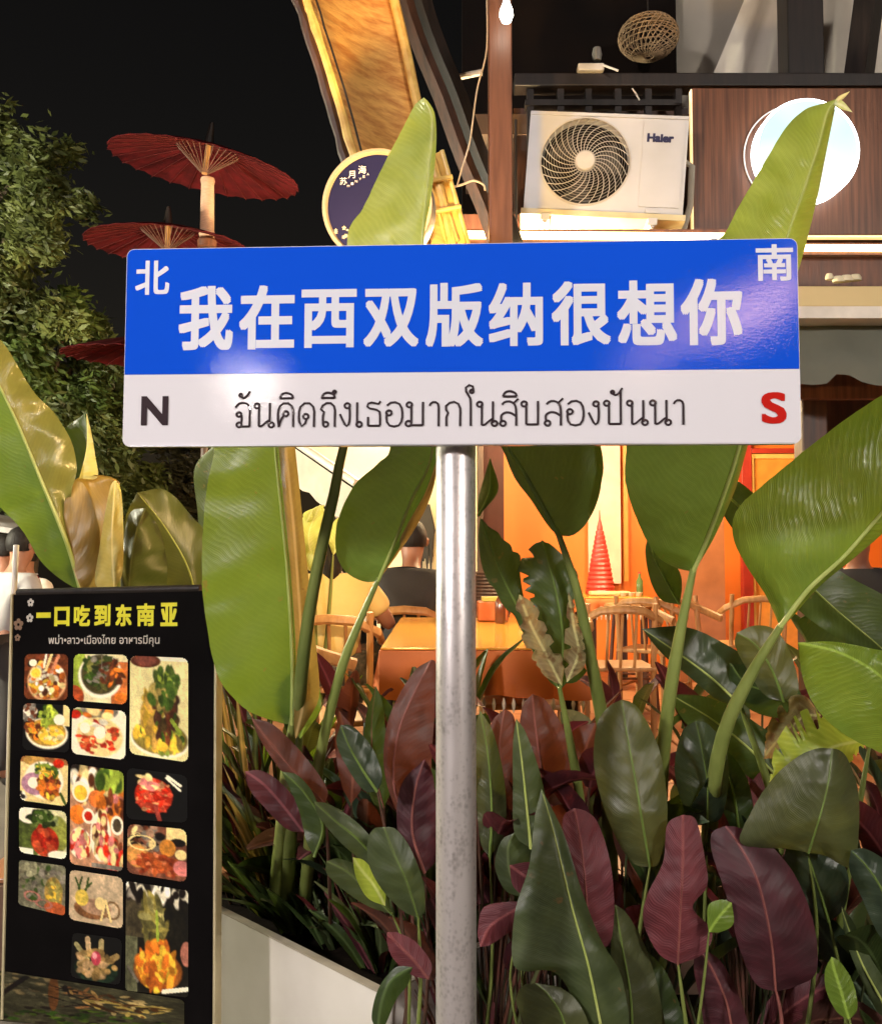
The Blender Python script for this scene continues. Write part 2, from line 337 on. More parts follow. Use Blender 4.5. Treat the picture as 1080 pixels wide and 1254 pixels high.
# ------------------------------------------------------------------ THE STREET SIGN
def build_sign():
    TL, TR = at(154.5, 305, 1.705), at(976, 291, 1.635)
    BL, BR = at(151, 547, 1.700), at(981.5, 543.5, 1.632)
    o = (TL+TR+BL+BR)/4; ux = (TR-TL)+(BR-BL); uz = (TL-BL)+(TR-BR)
    P = Plane(o, ux, uz); W = (TR-TL).length/2; H = (TL-BL).length/2
    W = (W + (BR-BL).length/2)/2
    pole_c = at(558.5, 600, 1.70)
    s = thing('street_sign', 'blue and white metal street sign with large white Chinese characters on a grey steel pole', 'street sign', (pole_c.x, pole_c.y, 0))
    # glossy films: fine orange-peel so that lamps reflect as a sparkling blotch
    def film(name, col, col2, rough=.03):
        m, t, p, out = nt(name); L = t.links
        tc = N(t, 'ShaderNodeTexCoord')
        nz = N(t, 'ShaderNodeTexNoise'); nz.inputs['Scale'].default_value = 2.2; nz.inputs['Detail'].default_value = 6; L.new(tc.outputs['Object'], nz.inputs['Vector'])
        mxx = N(t, 'ShaderNodeMix', data_type='RGBA'); mxx.inputs[6].default_value = c4(col); mxx.inputs[7].default_value = c4(col2); L.new(nz.outputs[0], mxx.inputs[0])
        L.new(mxx.outputs[2], p.inputs['Base Color'])
        n2 = N(t, 'ShaderNodeTexNoise'); n2.inputs['Scale'].default_value = 330; n2.inputs['Detail'].default_value = 2; L.new(tc.outputs['Object'], n2.inputs['Vector'])
        n3 = N(t, 'ShaderNodeTexNoise'); n3.inputs['Scale'].default_value = 5; n3.inputs['Detail'].default_value = 1; L.new(tc.outputs['Object'], n3.inputs['Vector'])
        b = N(t, 'ShaderNodeBump'); b.inputs['Strength'].default_value = .5; b.inputs['Distance'].default_value = .0002; L.new(n2.outputs[0], b.inputs['Height'])
        b2 = N(t, 'ShaderNodeBump'); b2.inputs['Strength'].default_value = .10; b2.inputs['Distance'].default_value = .006; L.new(n3.outputs[0], b2.inputs['Height']); L.new(b.outputs[0], b2.inputs['Normal'])
        L.new(b2.outputs[0], p.inputs['Normal']); p.inputs['Roughness'].default_value = rough; p.inputs['Specular IOR Level'].default_value = .42
        return m
    mw = film('white reflective film', (.70, .69, .73), (.64, .63, .67)); mb = film('blue reflective film', (.006, .082, .68), (.006, .070, .58))
    mt = film('white lettering film', (.66, .68, .74), (.60, .62, .70), .22); mk = film('black lettering', (.035, .025, .03), (.05, .035, .04)); mr = film('red lettering', (.62, .02, .012), (.36, .012, .01))
    edge = pm('aluminium sheet edge', (.55, .55, .58), .35, .7)
    MB().prism([P.X(u, w, -.016) for u, w in rrect(-W, -H, W, H, .014)], P.n, .016).build('sign_panel', mw, s)
    MB().prism([P.X(u, w, -.0245) for u, w in rrect(-W+.006, -H+.002, W-.006, H-.004, .012)], P.n, .008).build('backing_plate', edge, s)
    wsplit = (P.uv(300, 457.5)[1] + P.uv(800, 453)[1])/2
    top = [(u, w) for u, w in rrect(-W+.0012, wsplit-.05, W-.0012, H-.0012, .013) if w > wsplit]
    MB().prism([P.X(u, w, .0003) for u, w in [(W-.0012, wsplit)] + top + [(-W+.0012, wsplit)]], P.n, .0005).build('blue_field', mb, s)
    # a lip of film round the seam and the rim
    for (a, b_, c, d) in ((-W, -H, W, -H+.0025),):
        MB().prism([P.X(u, w, .0003) for u, w in ((a+.012, b_), (c-.012, b_), (c-.012, d), (a+.012, d))], P.n, .0008).build('rim', edge, s)
    chars = [('我',219,350,286,429),('在',293,349,361,428),('西',369,354,437,426),('双',445,353,513,425),('版',521,346,592,425),
             ('纳',598,346,665,424),('很',675,344,748,423),('想',755,343,829,423),('你',833,341,909,423),('北',166,319,208,361),('南',925,299,971,344)]
    for ch, *b in chars:
        lettering('character', ch, P, pxbox(P, *b), mt, s, bold=.030 if ch not in '北南' else .024)
    lettering('letter', 'N', P, pxbox(P, 173, 485, 206.5, 521), mk, s, bold=.045)
    lettering('letter', 'S', P, pxbox(P, 932, 480, 963, 519), mr, s, bold=.045)
    a0, a1 = P.uv(285, 523.5), P.uv(838, 520)
    looped_thai(P, 'ฉันคิดถึงเธอมากในสิบสองปันนา', a0[0], a1[0], a0[1], a1[1], (P.uv(300, 494)[1]-P.uv(300, 523.5)[1]), mk, s, .047)
    # galvanised pole clamped behind the sheet
    m, t, p, out = nt('galvanised steel'); L = t.links
    tc = N(t, 'ShaderNodeTexCoord'); mp = N(t, 'ShaderNodeMapping'); mp.inputs['Scale'].default_value = (1, 1, .25); L.new(tc.outputs['Object'], mp.inputs[0])
    nz = N(t, 'ShaderNodeTexNoise'); nz.inputs['Scale'].default_value = 55; nz.inputs['Detail'].default_value = 8; nz.inputs['Roughness'].default_value = .7; L.new(mp.outputs[0], nz.inputs['Vector'])
    vz = N(t, 'ShaderNodeTexVoronoi'); vz.inputs['Scale'].default_value = 120; L.new(tc.outputs['Object'], vz.inputs['Vector'])
    rp = N(t, 'ShaderNodeValToRGB'); rp.color_ramp.elements[0].color = (.30, .28, .27, 1); rp.color_ramp.elements[1].color = (.66, .62, .61, 1)
    rp.color_ramp.elements[0].position = .3; rp.color_ramp.elements[1].position = .62
    L.new(mathn(t, 'MULTIPLY_ADD', vz.outputs['Distance'], .25, nz.outputs[0]), rp.inputs[0]); L.new(rp.outputs[0], p.inputs['Base Color'])
    p.inputs['Metallic'].default_value = .7; L.new(mathn(t, 'MULTIPLY_ADD', nz.outputs[0], .3, .22), p.inputs['Roughness'])
    b = N(t, 'ShaderNodeBump'); b.inputs['Strength'].default_value = .35; b.inputs['Distance'].default_value = .001; L.new(nz.outputs[0], b.inputs['Height']); L.new(b.outputs[0], p.inputs['Normal'])
    r = 24.7/F*1.70; top = at(558.5, 541.5, 1.72)
    pc = Vector((pole_c.x, 1.70+.028, 0))
    prof = [(r, 0), (r, .6), (r, 1.2), (r, top.z-.006), (r*.93, top.z-.001), (r*.8, top.z)]
    MB().lathe(pc, prof, 48).build('pole', m, s, smooth=True)
    MB().lathe(pc, [(.10, 0.0), (.10, .012), (r+.004, .014), (r+.003, .03)], 32).build('base_flange', m, s, smooth=True)
    MB().box((pc.x-.02, pc.y-.03, top.z-.002), (pc.x+.02, pc.y-.008, o.z+H-.03)).build('bracket', edge, s)
    return P
SIGN = build_sign()

# ------------------------------------------------------------------ THE MENU BOARD (printed banner on a standee)
def paint(w, h, bg, ops, seed=0):
    """tiny procedural painter for printed pictures: returns h x w x 3 linear colours"""
    r = np.random.default_rng(seed); im = np.zeros((h, w, 3)) + np.array(bg)
    yy, xx = np.mgrid[0:h, 0:w]; X = (xx+.5)/w; Y = (yy+.5)/h
    def ell(cx, cy, rx, ry, c, a=0, soft=.08, op=1):
        ca, sa = math.cos(a), math.sin(a); dx = (X-cx); dy = (Y-cy)
        d = np.sqrt(((dx*ca+dy*sa)/rx)**2 + ((-dx*sa+dy*ca)/ry)**2)
        k = np.clip((1-d)/soft, 0, 1)[..., None]*op
        im[:] = im*(1-k) + np.array(c)*k
    for o in ops:
        t = o[0]
        if t == 'e': ell(*o[1:])
        elif t == 'ring':
            _, cx, cy, rx, ry, c, th = o; d = np.sqrt(((X-cx)/rx)**2+((Y-cy)/ry)**2); k = (np.abs(d-1) < th)[..., None]; im[:] = np.where(k, np.array(c), im)
        elif t == 'b':   # n blobs scattered in an ellipse
            _, n, cx, cy, rx, ry, s, cols = o[:8]; el = o[8] if len(o) > 8 else 1.6
            for i in range(n):
                q = math.sqrt(r.random()); th = r.random()*2*PI; c = np.array(cols[r.integers(len(cols))])*(.65+.6*r.random())
                ell(cx+rx*q*math.cos(th), cy+ry*q*math.sin(th), s*(.6+.8*r.random()), s*el*(.4+.7*r.random()), c, r.random()*PI, .3)
        elif t == 'l':   # line
            _, x0, y0, x1, y1, th, c = o; L2 = (x1-x0)**2+(y1-y0)**2; k = np.clip(((X-x0)*(x1-x0)+(Y-y0)*(y1-y0))/L2, 0, 1)
            d = np.sqrt((X-x0-k*(x1-x0))**2+(Y-y0-k*(y1-y0))**2); im[:] = np.where((d < th)[..., None], np.array(c), im)
        elif t == 'r':   # rectangle
            _, x0, y0, x1, y1, c = o; k = ((X > x0)&(X < x1)&(Y > y0)&(Y < y1))[..., None]; im[:] = np.where(k, np.array(c), im)
        elif t == 'n':   # grain
            im *= (1 + o[1]*(r.random((h, w, 1))-.5))
    f = np.ones((h, w))
    for n_, amp in ((5, .25), (11, .35), (23, .40), (60, .3)):
        g = r.random((n_+2, n_+2)); yi = np.linspace(0, n_, h); xi = np.linspace(0, n_, w); y0 = yi.astype(int); x0 = xi.astype(int); fy = (yi-y0)[:, None]; fx = (xi-x0)[None]
        v_ = (g[y0][:, x0]*(1-fx)+g[y0][:, x0+1]*fx)*(1-fy) + (g[y0+1][:, x0]*(1-fx)+g[y0+1][:, x0+1]*fx)*fy
        f *= 1+amp*(v_-.5)*2
    lum = im.mean(2, keepdims=True); k = np.clip(1.0-1.25*lum, .06, 1)      # plain pale tables stay smooth
    im = im*(1+(f[..., None]-1)*k)
    im = 1.3*np.clip(im, 0, 1)**1.45
    # blur one dot, as in print
    q = np.pad(im, ((1,1),(1,1),(0,0)), 'edge'); im = .72*im + .07*(q[:-2,1:-1]+q[2:,1:-1]+q[1:-1,:-2]+q[1:-1,2:])
    return np.clip(im, 0.003, .95)
def printmat(name, rough=.38, gain=1.0):
    m, t, p, out = nt(name); a = N(t, 'ShaderNodeVertexColor'); a.layer_name = 'Col'
    t.links.new(a.outputs[0], p.inputs['Base Color']); p.inputs['Roughness'].default_value = rough; p.inputs['Specular IOR Level'].default_value = .3
    return m
def picture(name, P, quad, im, parent, mat, lift=.001, rad=.10, keep=None):
    """a printed picture: quad = 4 local corners TL TR BR BL, one vertex per print dot"""
    h, w, _ = im.shape; V = []; C = []; idx = -np.ones((h, w), int)
    TL, TR, BR, BL = [np.array(q) for q in quad]
    for j in range(h):
        for i in range(w):
            a, b = i/(w-1), j/(h-1)
            q = (TL*(1-a)+TR*a)*(1-b) + (BL*(1-a)+BR*a)*b
            # rounded corners
            rx = rad; ry = rad*w/h; ex = max(rx-a, a-1+rx, 0)/rx; ey = max(ry-b, b-1+ry, 0)/ry
            if ex*ex+ey*ey > 1.02: continue
            if keep is not None and not keep[j, i]: continue
            idx[j, i] = len(V); V.append(P.X(q[0], q[1], lift)); C.append((*im[j, i], 1))
    Fc = [(idx[j,i], idx[j+1,i], idx[j+1,i+1], idx[j,i+1]) for j in range(h-1) for i in range(w-1) if min(idx[j,i], idx[j+1,i], idx[j+1,i+1], idx[j,i+1]) >= 0]
    o = mesh(name, V, [tuple(int(k) for k in q) for q in Fc], mat, parent)
    ca = o.data.color_attributes.new('Col', 'FLOAT_COLOR', 'POINT'); ca.data.foreach_set('color', np.array(C, dtype=np.float32).ravel())
    return o

def build_board():
    TL, TR = at(16.5, 728.5, 2.74), at(264, 723, 2.52); BR = at(262, 1290, 2.47)
    ux = TR-TL; P = Plane(TL, ux, TR-BR); W = ux.length; Hh = (TR-BR).length
    s = thing('menu_board', 'black menu standee with yellow Chinese headline and rows of food photos, beside the white planter', 'menu board', (P.X(W/2, -Hh, 0).x, P.X(W/2, -Hh, 0).y, 0))
    blk = pm('black banner vinyl', (.007, .006, .006), .7, 0, (.004, .0035, .0035), 6, .25, 5, spec=.03)
    rimm = pm('pale metal rim', (.75, .66, .40), .35, .2)
    # slightly wavy sheet
    nu, nw = 24, 40; V = []; 
    for j in range(nw+1):
        for i in range(nu+1):
            u, w = W*i/nu, -Hh*j/nw
            V.append(P.X(u, w, .0006*math.sin(9*u+4*w)))
    Fc = [(j*(nu+1)+i, (j+1)*(nu+1)+i, (j+1)*(nu+1)+i+1, j*(nu+1)+i+1) for j in range(nw) for i in range(nu)]
    mesh('banner', V, Fc, blk, s, True)
    MB().prism([P.X(0, 0, -.022), P.X(W, 0, -.022), P.X(W, -Hh, -.022), P.X(0, -Hh, -.022)], P.n, .019).build('backing', M['black_wood'], s)
    for u in (-.0025, W+.0035):
        MB().prism([P.X(u-.0035, .002, -.024), P.X(u+.0035, .002, -.024), P.X(u+.0035, -Hh, -.024), P.X(u-.0035, -Hh, -.024)], P.n, .029).build('edge_trim', rimm, s)
    MB().tube([P.X(.01, .006, -.008), P.X(W-.05, .006, -.008)], .011, 10).build('top_roller', M['black_wood'], s, smooth=True)
    MB().tube([P.X(W/2, -.1, -.03), P.X(W/2, -Hh+.02, -.03)], .012, 8).build('support_rod', M['black_wood'], s)
    MB().box((P.X(W/2, 0, 0).x-.3, P.X(W/2,-Hh,-.05).y-.02, 0.0), (P.X(W/2, 0, 0).x+.3, P.X(W/2,-Hh,-.05).y+.12, .035), bev=.008).build('base', M['black_wood'], s)
    yel = pm('yellow print', (.86, .80, .03), .5, 0, (.75, .70, .02), 10); wht = pm('white print', (.72, .66, .56), .5)
    for ch, x0, y0, x1, y1, bd in (('一',45,750,63,757,.05),('口',67,743,86,767,.05),('吃',91,741,111,767,.03),('到',116,740,136,767,.03),
                               ('东',142,740,162,767,.03),('南',168,739,190,767,.025),('亚',197,738,218,767,.03)):
        lettering('character', ch, P, pxbox(P, x0, y0, x1, y1), yel, s, bold=bd+.012, lift=.002)
    lettering('thai_line', 'พม่า•ลาว•เมืองไทย อาหารมีคุน', P, pxbox(P, 60, 777, 196, 792), wht, s, bold=.02, lift=.002)
    # small blossoms printed at the corner
    for px, py, r, c in ((38,738,5,wht),(37,757,5.5,wht),(23,765,7.5,None),(22,781,4.5,None)):
        m = c or pm('faded blossom print', (.28, .17, .10), .5)
        b = MB(); u, w = P.uv(px, py); rr = r/F*2.7
        for k in range(5):
            a = 2*PI*k/5+.3; cu, cw = u+rr*.62*math.cos(a), w+rr*.62*math.sin(a)
            b.add([P.X(cu+rr*.42*math.cos(q*PI/4), cw+rr*.42*math.sin(q*PI/4), .0015+k*.0001) for q in range(8)], [tuple(range(8))])
        b.build('blossom_print', m, s)
    pmx = printmat('food photo print')
    O = (.75,.28,.05); Rr = (.60,.06,.02); G = (.10,.16,.03); LG = (.42,.50,.10); Cr = (.80,.66,.34); Wh = (.86,.80,.62); Br = (.22,.08,.03); Dk = (.03,.02,.015); Y = (.82,.58,.10); Pk = (.70,.30,.26); Gy = (.28,.25,.20)
    T = []
    def tile(c, bg, ops, seed, rad=.09): T.append((c, bg, ops, seed, rad))
    tile([(31,801),(84,801),(83,858),(30,856)], Br, [('b',40,.5,.5,.5,.5,.07,[Br,Dk,(.3,.1,.05)]),('e',.52,.6,.46,.46,(.72,.45,.25)),('e',.52,.58,.42,.41,(.35,.12,.05)),('b',90,.52,.58,.38,.38,.06,[O,Cr,Y,Br,Wh]),('e',.27,.42,.14,.13,Y),('ring',.27,.42,.12,.11,Cr,.12),('l',.5,.35,.62,.02,.03,Cr),('l',.62,.4,.78,.05,.035,(.7,.35,.2)),('l',.45,.3,.5,.03,.025,Wh),('e',.2,.2,.09,.08,Wh),('n',.2)], 1)
    tile([(91,801),(157,802),(156,863),(90,858)], (.80,.72,.45), [('r',.7,.15,1,1,(.62,.24,.08)),('e',.1,.35,.16,.5,LG),('e',.5,.45,.42,.48,Wh),('e',.5,.42,.37,.43,(.12,.10,.04)),('b',60,.48,.35,.3,.32,.05,[G,(.08,.10,.03),(.25,.24,.08),Gy],2.6),('b',20,.7,.4,.2,.25,.05,[Br,O],3),('l',.75,.1,.6,.6,.02,Br),('l',.53,0,.53,.3,.01,Gy),('e',.88,.86,.12,.1,O),('e',.0,.9,.22,.25,(.5,.14,.05)),('n',.2)], 2)
    tile([(160,803),(231,806),(231,934),(159,923)], (.84,.76,.42), [('r',0,0,1,.04,Wh),('e',.27,.05,.27,.07,Br),('e',.27,.05,.2,.05,(.3,.12,.08)),('e',.52,.82,.52,.18,Wh),('e',.52,.80,.49,.17,(.35,.28,.08)),('b',80,.52,.8,.42,.13,.05,[LG,G,Y,(.4,.3,.1)]),('b',70,.42,.6,.18,.25,.05,[Y,(.6,.4,.12),(.45,.33,.08)],2.8),('b',60,.62,.55,.18,.28,.05,[G,(.2,.14,.05),(.15,.07,.04),Br],2),('b',60,.62,.25,.2,.14,.05,[G,(.16,.22,.05),LG],1.5),('b',30,.55,.4,.2,.1,.06,[G,(.5,.4,.15)]),('e',.56,.88,.1,.05,Y),('l',.72,.62,.85,.72,.025,LG),('n',.2)], 3)
    tile([(29,861),(86,864),(85,922),(28,918)], (.012,.01,.008), [('r',0,0,.28,.35,Gy),('b',40,.14,.2,.14,.18,.05,[Gy,Wh,Br]),('r',.86,0,1,.45,Cr),('e',.52,.62,.46,.34,Wh),('e',.52,.6,.42,.30,(.55,.36,.08)),('b',40,.3,.55,.2,.18,.06,[O,Y,Br]),('e',.62,.66,.28,.2,Y),('b',30,.62,.66,.25,.16,.05,[Y,Cr]),('b',40,.55,.25,.18,.2,.06,[LG,(.6,.66,.12),G]),('e',.78,.32,.12,.12,Wh),('l',.5,.5,.56,.1,.03,LG),('l',.5,.5,.7,.2,.025,LG),('n',.2)], 4)
    tile([(89,866),(155,871),(154,931),(88,923)], Wh, [('b',14,.45,.08,.4,.08,.1,[LG,Cr,O,Gy]),('e',.06,.15,.12,.1,Rr),('e',.52,.58,.44,.42,Cr),('b',70,.5,.6,.38,.34,.055,[Rr,(.7,.12,.04),(.65,.2,.08)]),('b',9,.48,.45,.3,.2,.11,[Wh,Cr]),('e',.25,.42,.1,.12,Wh),('e',.52,.5,.11,.13,Wh),('e',.6,.88,.12,.09,Cr),('n',.15)], 5)
    tile([(26,925),(84,930),(83,988),(25,980)], Cr, [('r',0,0,1,.14,(.4,.2,.08)),('e',.3,.1,.25,.12,(.55,.36,.12)),('e',.5,.5,.42,.42,Wh),('e',.3,.6,.28,.25,(.5,.3,.35)),('e',.3,.58,.14,.13,Wh),('e',.6,.6,.24,.32,(.5,.22,.06)),('b',50,.6,.6,.22,.3,.06,[O,Br,Y,(.5,.14,.05)]),('b',25,.55,.3,.25,.12,.05,[LG,Y,G],2.2),('l',.85,.75,.98,1,.03,G),('b',12,.05,.9,.05,.1,.05,[Dk,Wh]),('e',.8,.12,.12,.1,Rr),('n',.2)], 6)
    tile([(87,935),(152,945),(151,1068),(86,1058)], (.6,.36,.22), [('r',0,0,1,.12,Dk),('b',60,.5,.2,.48,.16,.08,[Cr,O,Br,Wh]),('b',20,.75,.12,.2,.08,.1,[G,LG]),('e',.2,.27,.17,.11,Wh),('e',.2,.28,.13,.08,Y),('e',.5,.32,.16,.09,(.75,.28,.08)),('e',.15,.5,.16,.1,O),('b',60,.75,.4,.25,.14,.06,[O,Cr,Pk,Br]),('e',.35,.5,.12,.08,Wh),('e',.35,.5,.08,.05,Rr),('e',.2,.78,.22,.16,Wh),('b',40,.2,.78,.17,.12,.05,[Rr,Pk,Cr]),('e',.58,.68,.2,.26,Wh),('b',60,.58,.67,.13,.2,.05,[Rr,Pk,Cr,Br]),('b',70,.8,.85,.22,.14,.05,[Rr,Pk,Cr,Br]),('e',.88,.55,.12,.1,Wh),('e',.88,.55,.08,.07,(.16,.12,.07)),('r',.42,.95,1,.99,Gy),('n',.2)], 7)
    tile([(156,940),(230,950),(230,1008),(155,1003)], (.008,.007,.007), [('e',.45,.5,.42,.52,(.014,.014,.011)),('e',.45,.5,.32,.36,(.5,.06,.02)),('b',70,.45,.5,.28,.32,.05,[Rr,(.7,.15,.08),(.65,.35,.18)],2.4),('b',12,.35,.25,.12,.15,.05,[Cr,Pk],3),('l',.48,.7,.55,.97,.035,(.4,.10,.07)),('l',.68,.08,.88,.24,.025,Wh),('l',.66,.12,.88,.34,.02,Wh),('n',.2)], 8)
    tile([(24,988),(82,994),(82,1053),(24,1044)], (.70,.66,.42), [('e',.2,.6,.35,.5,(.14,.17,.05)),('e',.8,.5,.25,.4,(.35,.36,.10)),('e',.2,.15,.25,.2,Wh),('e',.55,.68,.30,.33,(.48,.06,.025)),('b',40,.55,.65,.24,.28,.07,[(.5,.08,.03),(.4,.04,.02),(.55,.14,.06)]),('b',40,.5,.2,.3,.16,.07,[(.05,.07,.02),G,(.3,.33,.16)]),('r',0,.88,.3,1,Wh),('e',.9,.95,.3,.12,Wh),('n',.2)], 9)
    tile([(157,1009),(229,1016),(229,1081),(156,1069)], (.28,.13,.08), [('b',60,.3,.25,.35,.25,.07,[Gy,Cr,Br,(.45,.3,.2),Dk]),('r',.66,0,1,.3,Cr),('e',.85,.28,.14,.08,Dk),('e',.68,.4,.14,.17,(.66,.33,.08)),('e',.18,.62,.2,.24,(.62,.35,.12)),('e',.5,.75,.32,.16,(.42,.12,.04)),('b',50,.5,.75,.4,.2,.06,[(.5,.16,.05),(.36,.09,.03),(.6,.25,.12)]),('ring',.25,.35,.22,.14,Cr,.09),('e',.92,.75,.15,.15,Pk),('e',.9,.5,.1,.1,Cr),('n',.2)], 10)
    tile([(24,1053),(81,1061),(80,1122),(23,1108)], (.26,.25,.17), [('b',90,.5,.4,.5,.45,.06,[Gy,(.4,.38,.25),G,(.2,.18,.12)]),('e',.75,.6,.2,.35,(.42,.30,.10)),('b',30,.75,.55,.15,.3,.05,[Y,(.4,.35,.12)]),('e',.8,.9,.25,.14,(.55,.18,.07)),('ring',.3,.75,.16,.1,(.5,.25,.2),.15),('ring',.55,.85,.16,.08,(.5,.25,.2),.15),('n',.25)], 11, .05)
    tile([(86,1065),(151,1075),(151,1138),(85,1126)], (.62,.50,.34), [('e',.42,.72,.34,.2,(.28,.15,.07)),('e',.5,.66,.3,.16,(.44,.3,.2)),('e',.24,.52,.13,.17,(.66,.52,.14)),('l',.2,.36,.12,.15,.02,G),('l',.18,.36,.24,.12,.02,G),('l',.32,.36,.36,.12,.02,G),('l',.3,.36,.42,.2,.02,G),('e',.58,.58,.1,.13,Cr),('ring',.8,.68,.13,.16,(.3,.2,.1),.15),('l',.68,.5,.6,.9,.02,Cr),('l',.68,.5,.78,.9,.02,Cr),('n',.12)], 12)
    tile([(155,1079),(231,1091),(231,1222),(154,1213)], (.03,.027,.018), [('r',0,0,.5,.5,(.12,.10,.06)),('b',30,.25,.07,.25,.07,.06,[Wh,Dk,Wh,Gy],2.5),('b',20,.75,.07,.25,.05,.05,[Wh,Dk],2.5),('r',0,.5,.2,1,(.20,.20,.12)),('b',50,.45,.32,.2,.2,.04,[(.35,.30,.10),(.22,.20,.08),(.5,.45,.2)],3.5),('e',.52,.78,.4,.19,(.35,.15,.04)),('e',.52,.66,.2,.18,(.66,.32,.05)),('b',90,.52,.74,.3,.2,.05,[O,(.72,.36,.06),Y,(.5,.18,.04)],2),('e',.97,.6,.1,.12,(.5,.25,.18)),('l',.05,.78,.2,.9,.015,Gy),('l',.6,.97,1,.92,.02,Wh),('l',.5,.25,.52,.5,.02,LG),('n',.25)], 13, .04)
    tile([(89,1142),(150,1150),(148,1207),(87,1197)], (.008,.008,.007), [('e',.5,.75,.45,.3,(.03,.06,.035)),('l',.32,.1,.36,.45,.05,(.55,.42,.25)),('l',.6,.12,.58,.45,.05,(.5,.42,.22)),('l',.1,.25,.32,.55,.05,(.42,.38,.2)),('l',.9,.4,.65,.6,.06,(.4,.3,.14)),('b',45,.5,.62,.38,.28,.07,[(.4,.28,.12),(.3,.22,.1),(.5,.36,.2)],2.2),('e',.5,.5,.1,.16,(.6,.12,.16)),('e',.47,.45,.05,.07,(.75,.4,.4)),('n',.2)], 14)
    tile([(-6,1188),(226,1225),(226,1268),(-8,1250)], (.09,.085,.05), [('b',60,.25,.2,.25,.3,.03,[(.22,.18,.10),(.15,.14,.09)],1),('b',90,.5,.85,.55,.25,.03,[(.05,.09,.015),(.09,.13,.02),Dk]),('e',.33,.3,.03,.4,(.16,.08,.03)),('b',40,.45,.35,.12,.25,.012,[(.4,.28,.12),(.25,.14,.06),Dk],8),('b',50,.72,.4,.2,.25,.02,[(.35,.28,.10),(.4,.32,.16),(.12,.06,.02)],4),('l',.0,.6,.18,.05,.02,Dk),('n',.3)], 15, .02)
    for c, bg, ops, seed, rad in T:
        q = [P.uv(*p) for p in c]; w = int((c[1][0]-c[0][0])*1.15); h = int((c[3][1]-c[0][1])*1.15)
        picture('food_photo' if seed != 15 else 'landscape_print', P, q, paint(w, h, tuple(.95*x for x in bg), ops, seed)*1.12, s, pmx, rad=rad, lift=.0018 if seed != 15 else .0014)
    return P
BOARD = build_board()
# ------------------------------------------------------------------ BROAD-LEAVED PLANTS
M['leaf_mid']    = leafmat('mid green leaf', (.100,.165,.024), (.062,.118,.016), rough=.33, bump=.14, spots=.12)
M['leaf_low']    = leafmat('dull green leaf', (.068,.092,.032), (.036,.054,.019), rough=.42, trans=.1, spots=.16, bump=.15)
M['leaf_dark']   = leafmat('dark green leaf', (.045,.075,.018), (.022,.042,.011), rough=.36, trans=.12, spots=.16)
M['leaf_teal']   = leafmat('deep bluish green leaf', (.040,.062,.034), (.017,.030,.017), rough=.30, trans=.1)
M['leaf_bright'] = leafmat('bright green leaf', (.155,.235,.028), (.10,.175,.018), rough=.30, trans=.14, bump=.4)
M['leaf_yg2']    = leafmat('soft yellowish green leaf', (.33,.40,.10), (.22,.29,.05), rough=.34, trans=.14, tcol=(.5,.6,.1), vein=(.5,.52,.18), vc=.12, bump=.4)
M['leaf_lime']   = leafmat('lime green leaf', (.36,.44,.055), (.24,.33,.030), rough=.30, trans=.35, tcol=(.75,.85,.12), vein=(.62,.66,.26), vc=.5)
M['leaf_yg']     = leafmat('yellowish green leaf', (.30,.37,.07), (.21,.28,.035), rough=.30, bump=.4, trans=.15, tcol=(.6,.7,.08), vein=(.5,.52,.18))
M['leaf_fresh']  = leafmat('fresh green leaf', (.115,.185,.032), (.072,.130,.020), rough=.30, trans=.10, bump=.2, spots=.08, tcol=(.3,.5,.06))
M['leaf_pale']   = leafmat('pale rolled leaf', (.52,.56,.20), (.36,.42,.09), rough=.34, trans=.3, tcol=(.8,.85,.25), vein=(.7,.7,.4), vc=.4)
M['leaf_olive']  = leafmat('olive leaf', (.075,.088,.034), (.045,.054,.020), rough=.36, trans=.18)
M['leaf_gold']   = leafmat('gold toned leaf', (.30,.20,.05), (.17,.12,.028), rough=.34, trans=.18, tcol=(.8,.5,.1), vein=(.7,.5,.2), spots=.1)  # gold stands partly for warm light from behind on the left-edge leaves
M['leaf_goldgreen'] = leafmat('golden green leaf', (.13,.15,.035), (.075,.095,.022), rough=.22, trans=.15, tcol=(.7,.5,.1), vein=(.6,.45,.2))
M['leaf_yellow'] = leafmat('yellow leaf edge', (.48,.44,.17), (.34,.30,.08), rough=.4, trans=.15, vein=(.8,.7,.3))
M['leaf_maroon'] = leafmat('maroon leaf underside', (.150,.030,.038), (.080,.018,.024), vein=(.34,.10,.10), rough=.55, trans=.10, tcol=(.35,.05,.05), bump=.5, freq=120)
M['leaf_wine']   = leafmat('dark wine leaf underside', (.070,.012,.020), (.030,.008,.011), vein=(.26,.08,.09), rough=.5, trans=.08, tcol=(.3,.04,.04))
M['leaf_brownred'] = leafmat('brownish red leaf', (.075,.026,.018), (.035,.014,.010), vein=(.20,.08,.05), rough=.5, trans=.09, tcol=(.5,.12,.05))
M['leaf_dry']    = leafmat('withered leaf tissue', (.36,.34,.14), (.20,.12,.06), rough=.6, trans=.3, tcol=(.6,.4,.15), spots=.8, bump=1.0)
M['midrib']      = pm('pale midrib', (.46,.52,.16), .35, 0, (.34,.42,.10), 20)
M['midrib_dark'] = pm('green midrib', (.16,.24,.05), .38, 0, (.11,.17,.035), 20)
M['midrib_red']  = pm('reddish midrib', (.30,.10,.08), .45, 0, (.18,.06,.05), 20)

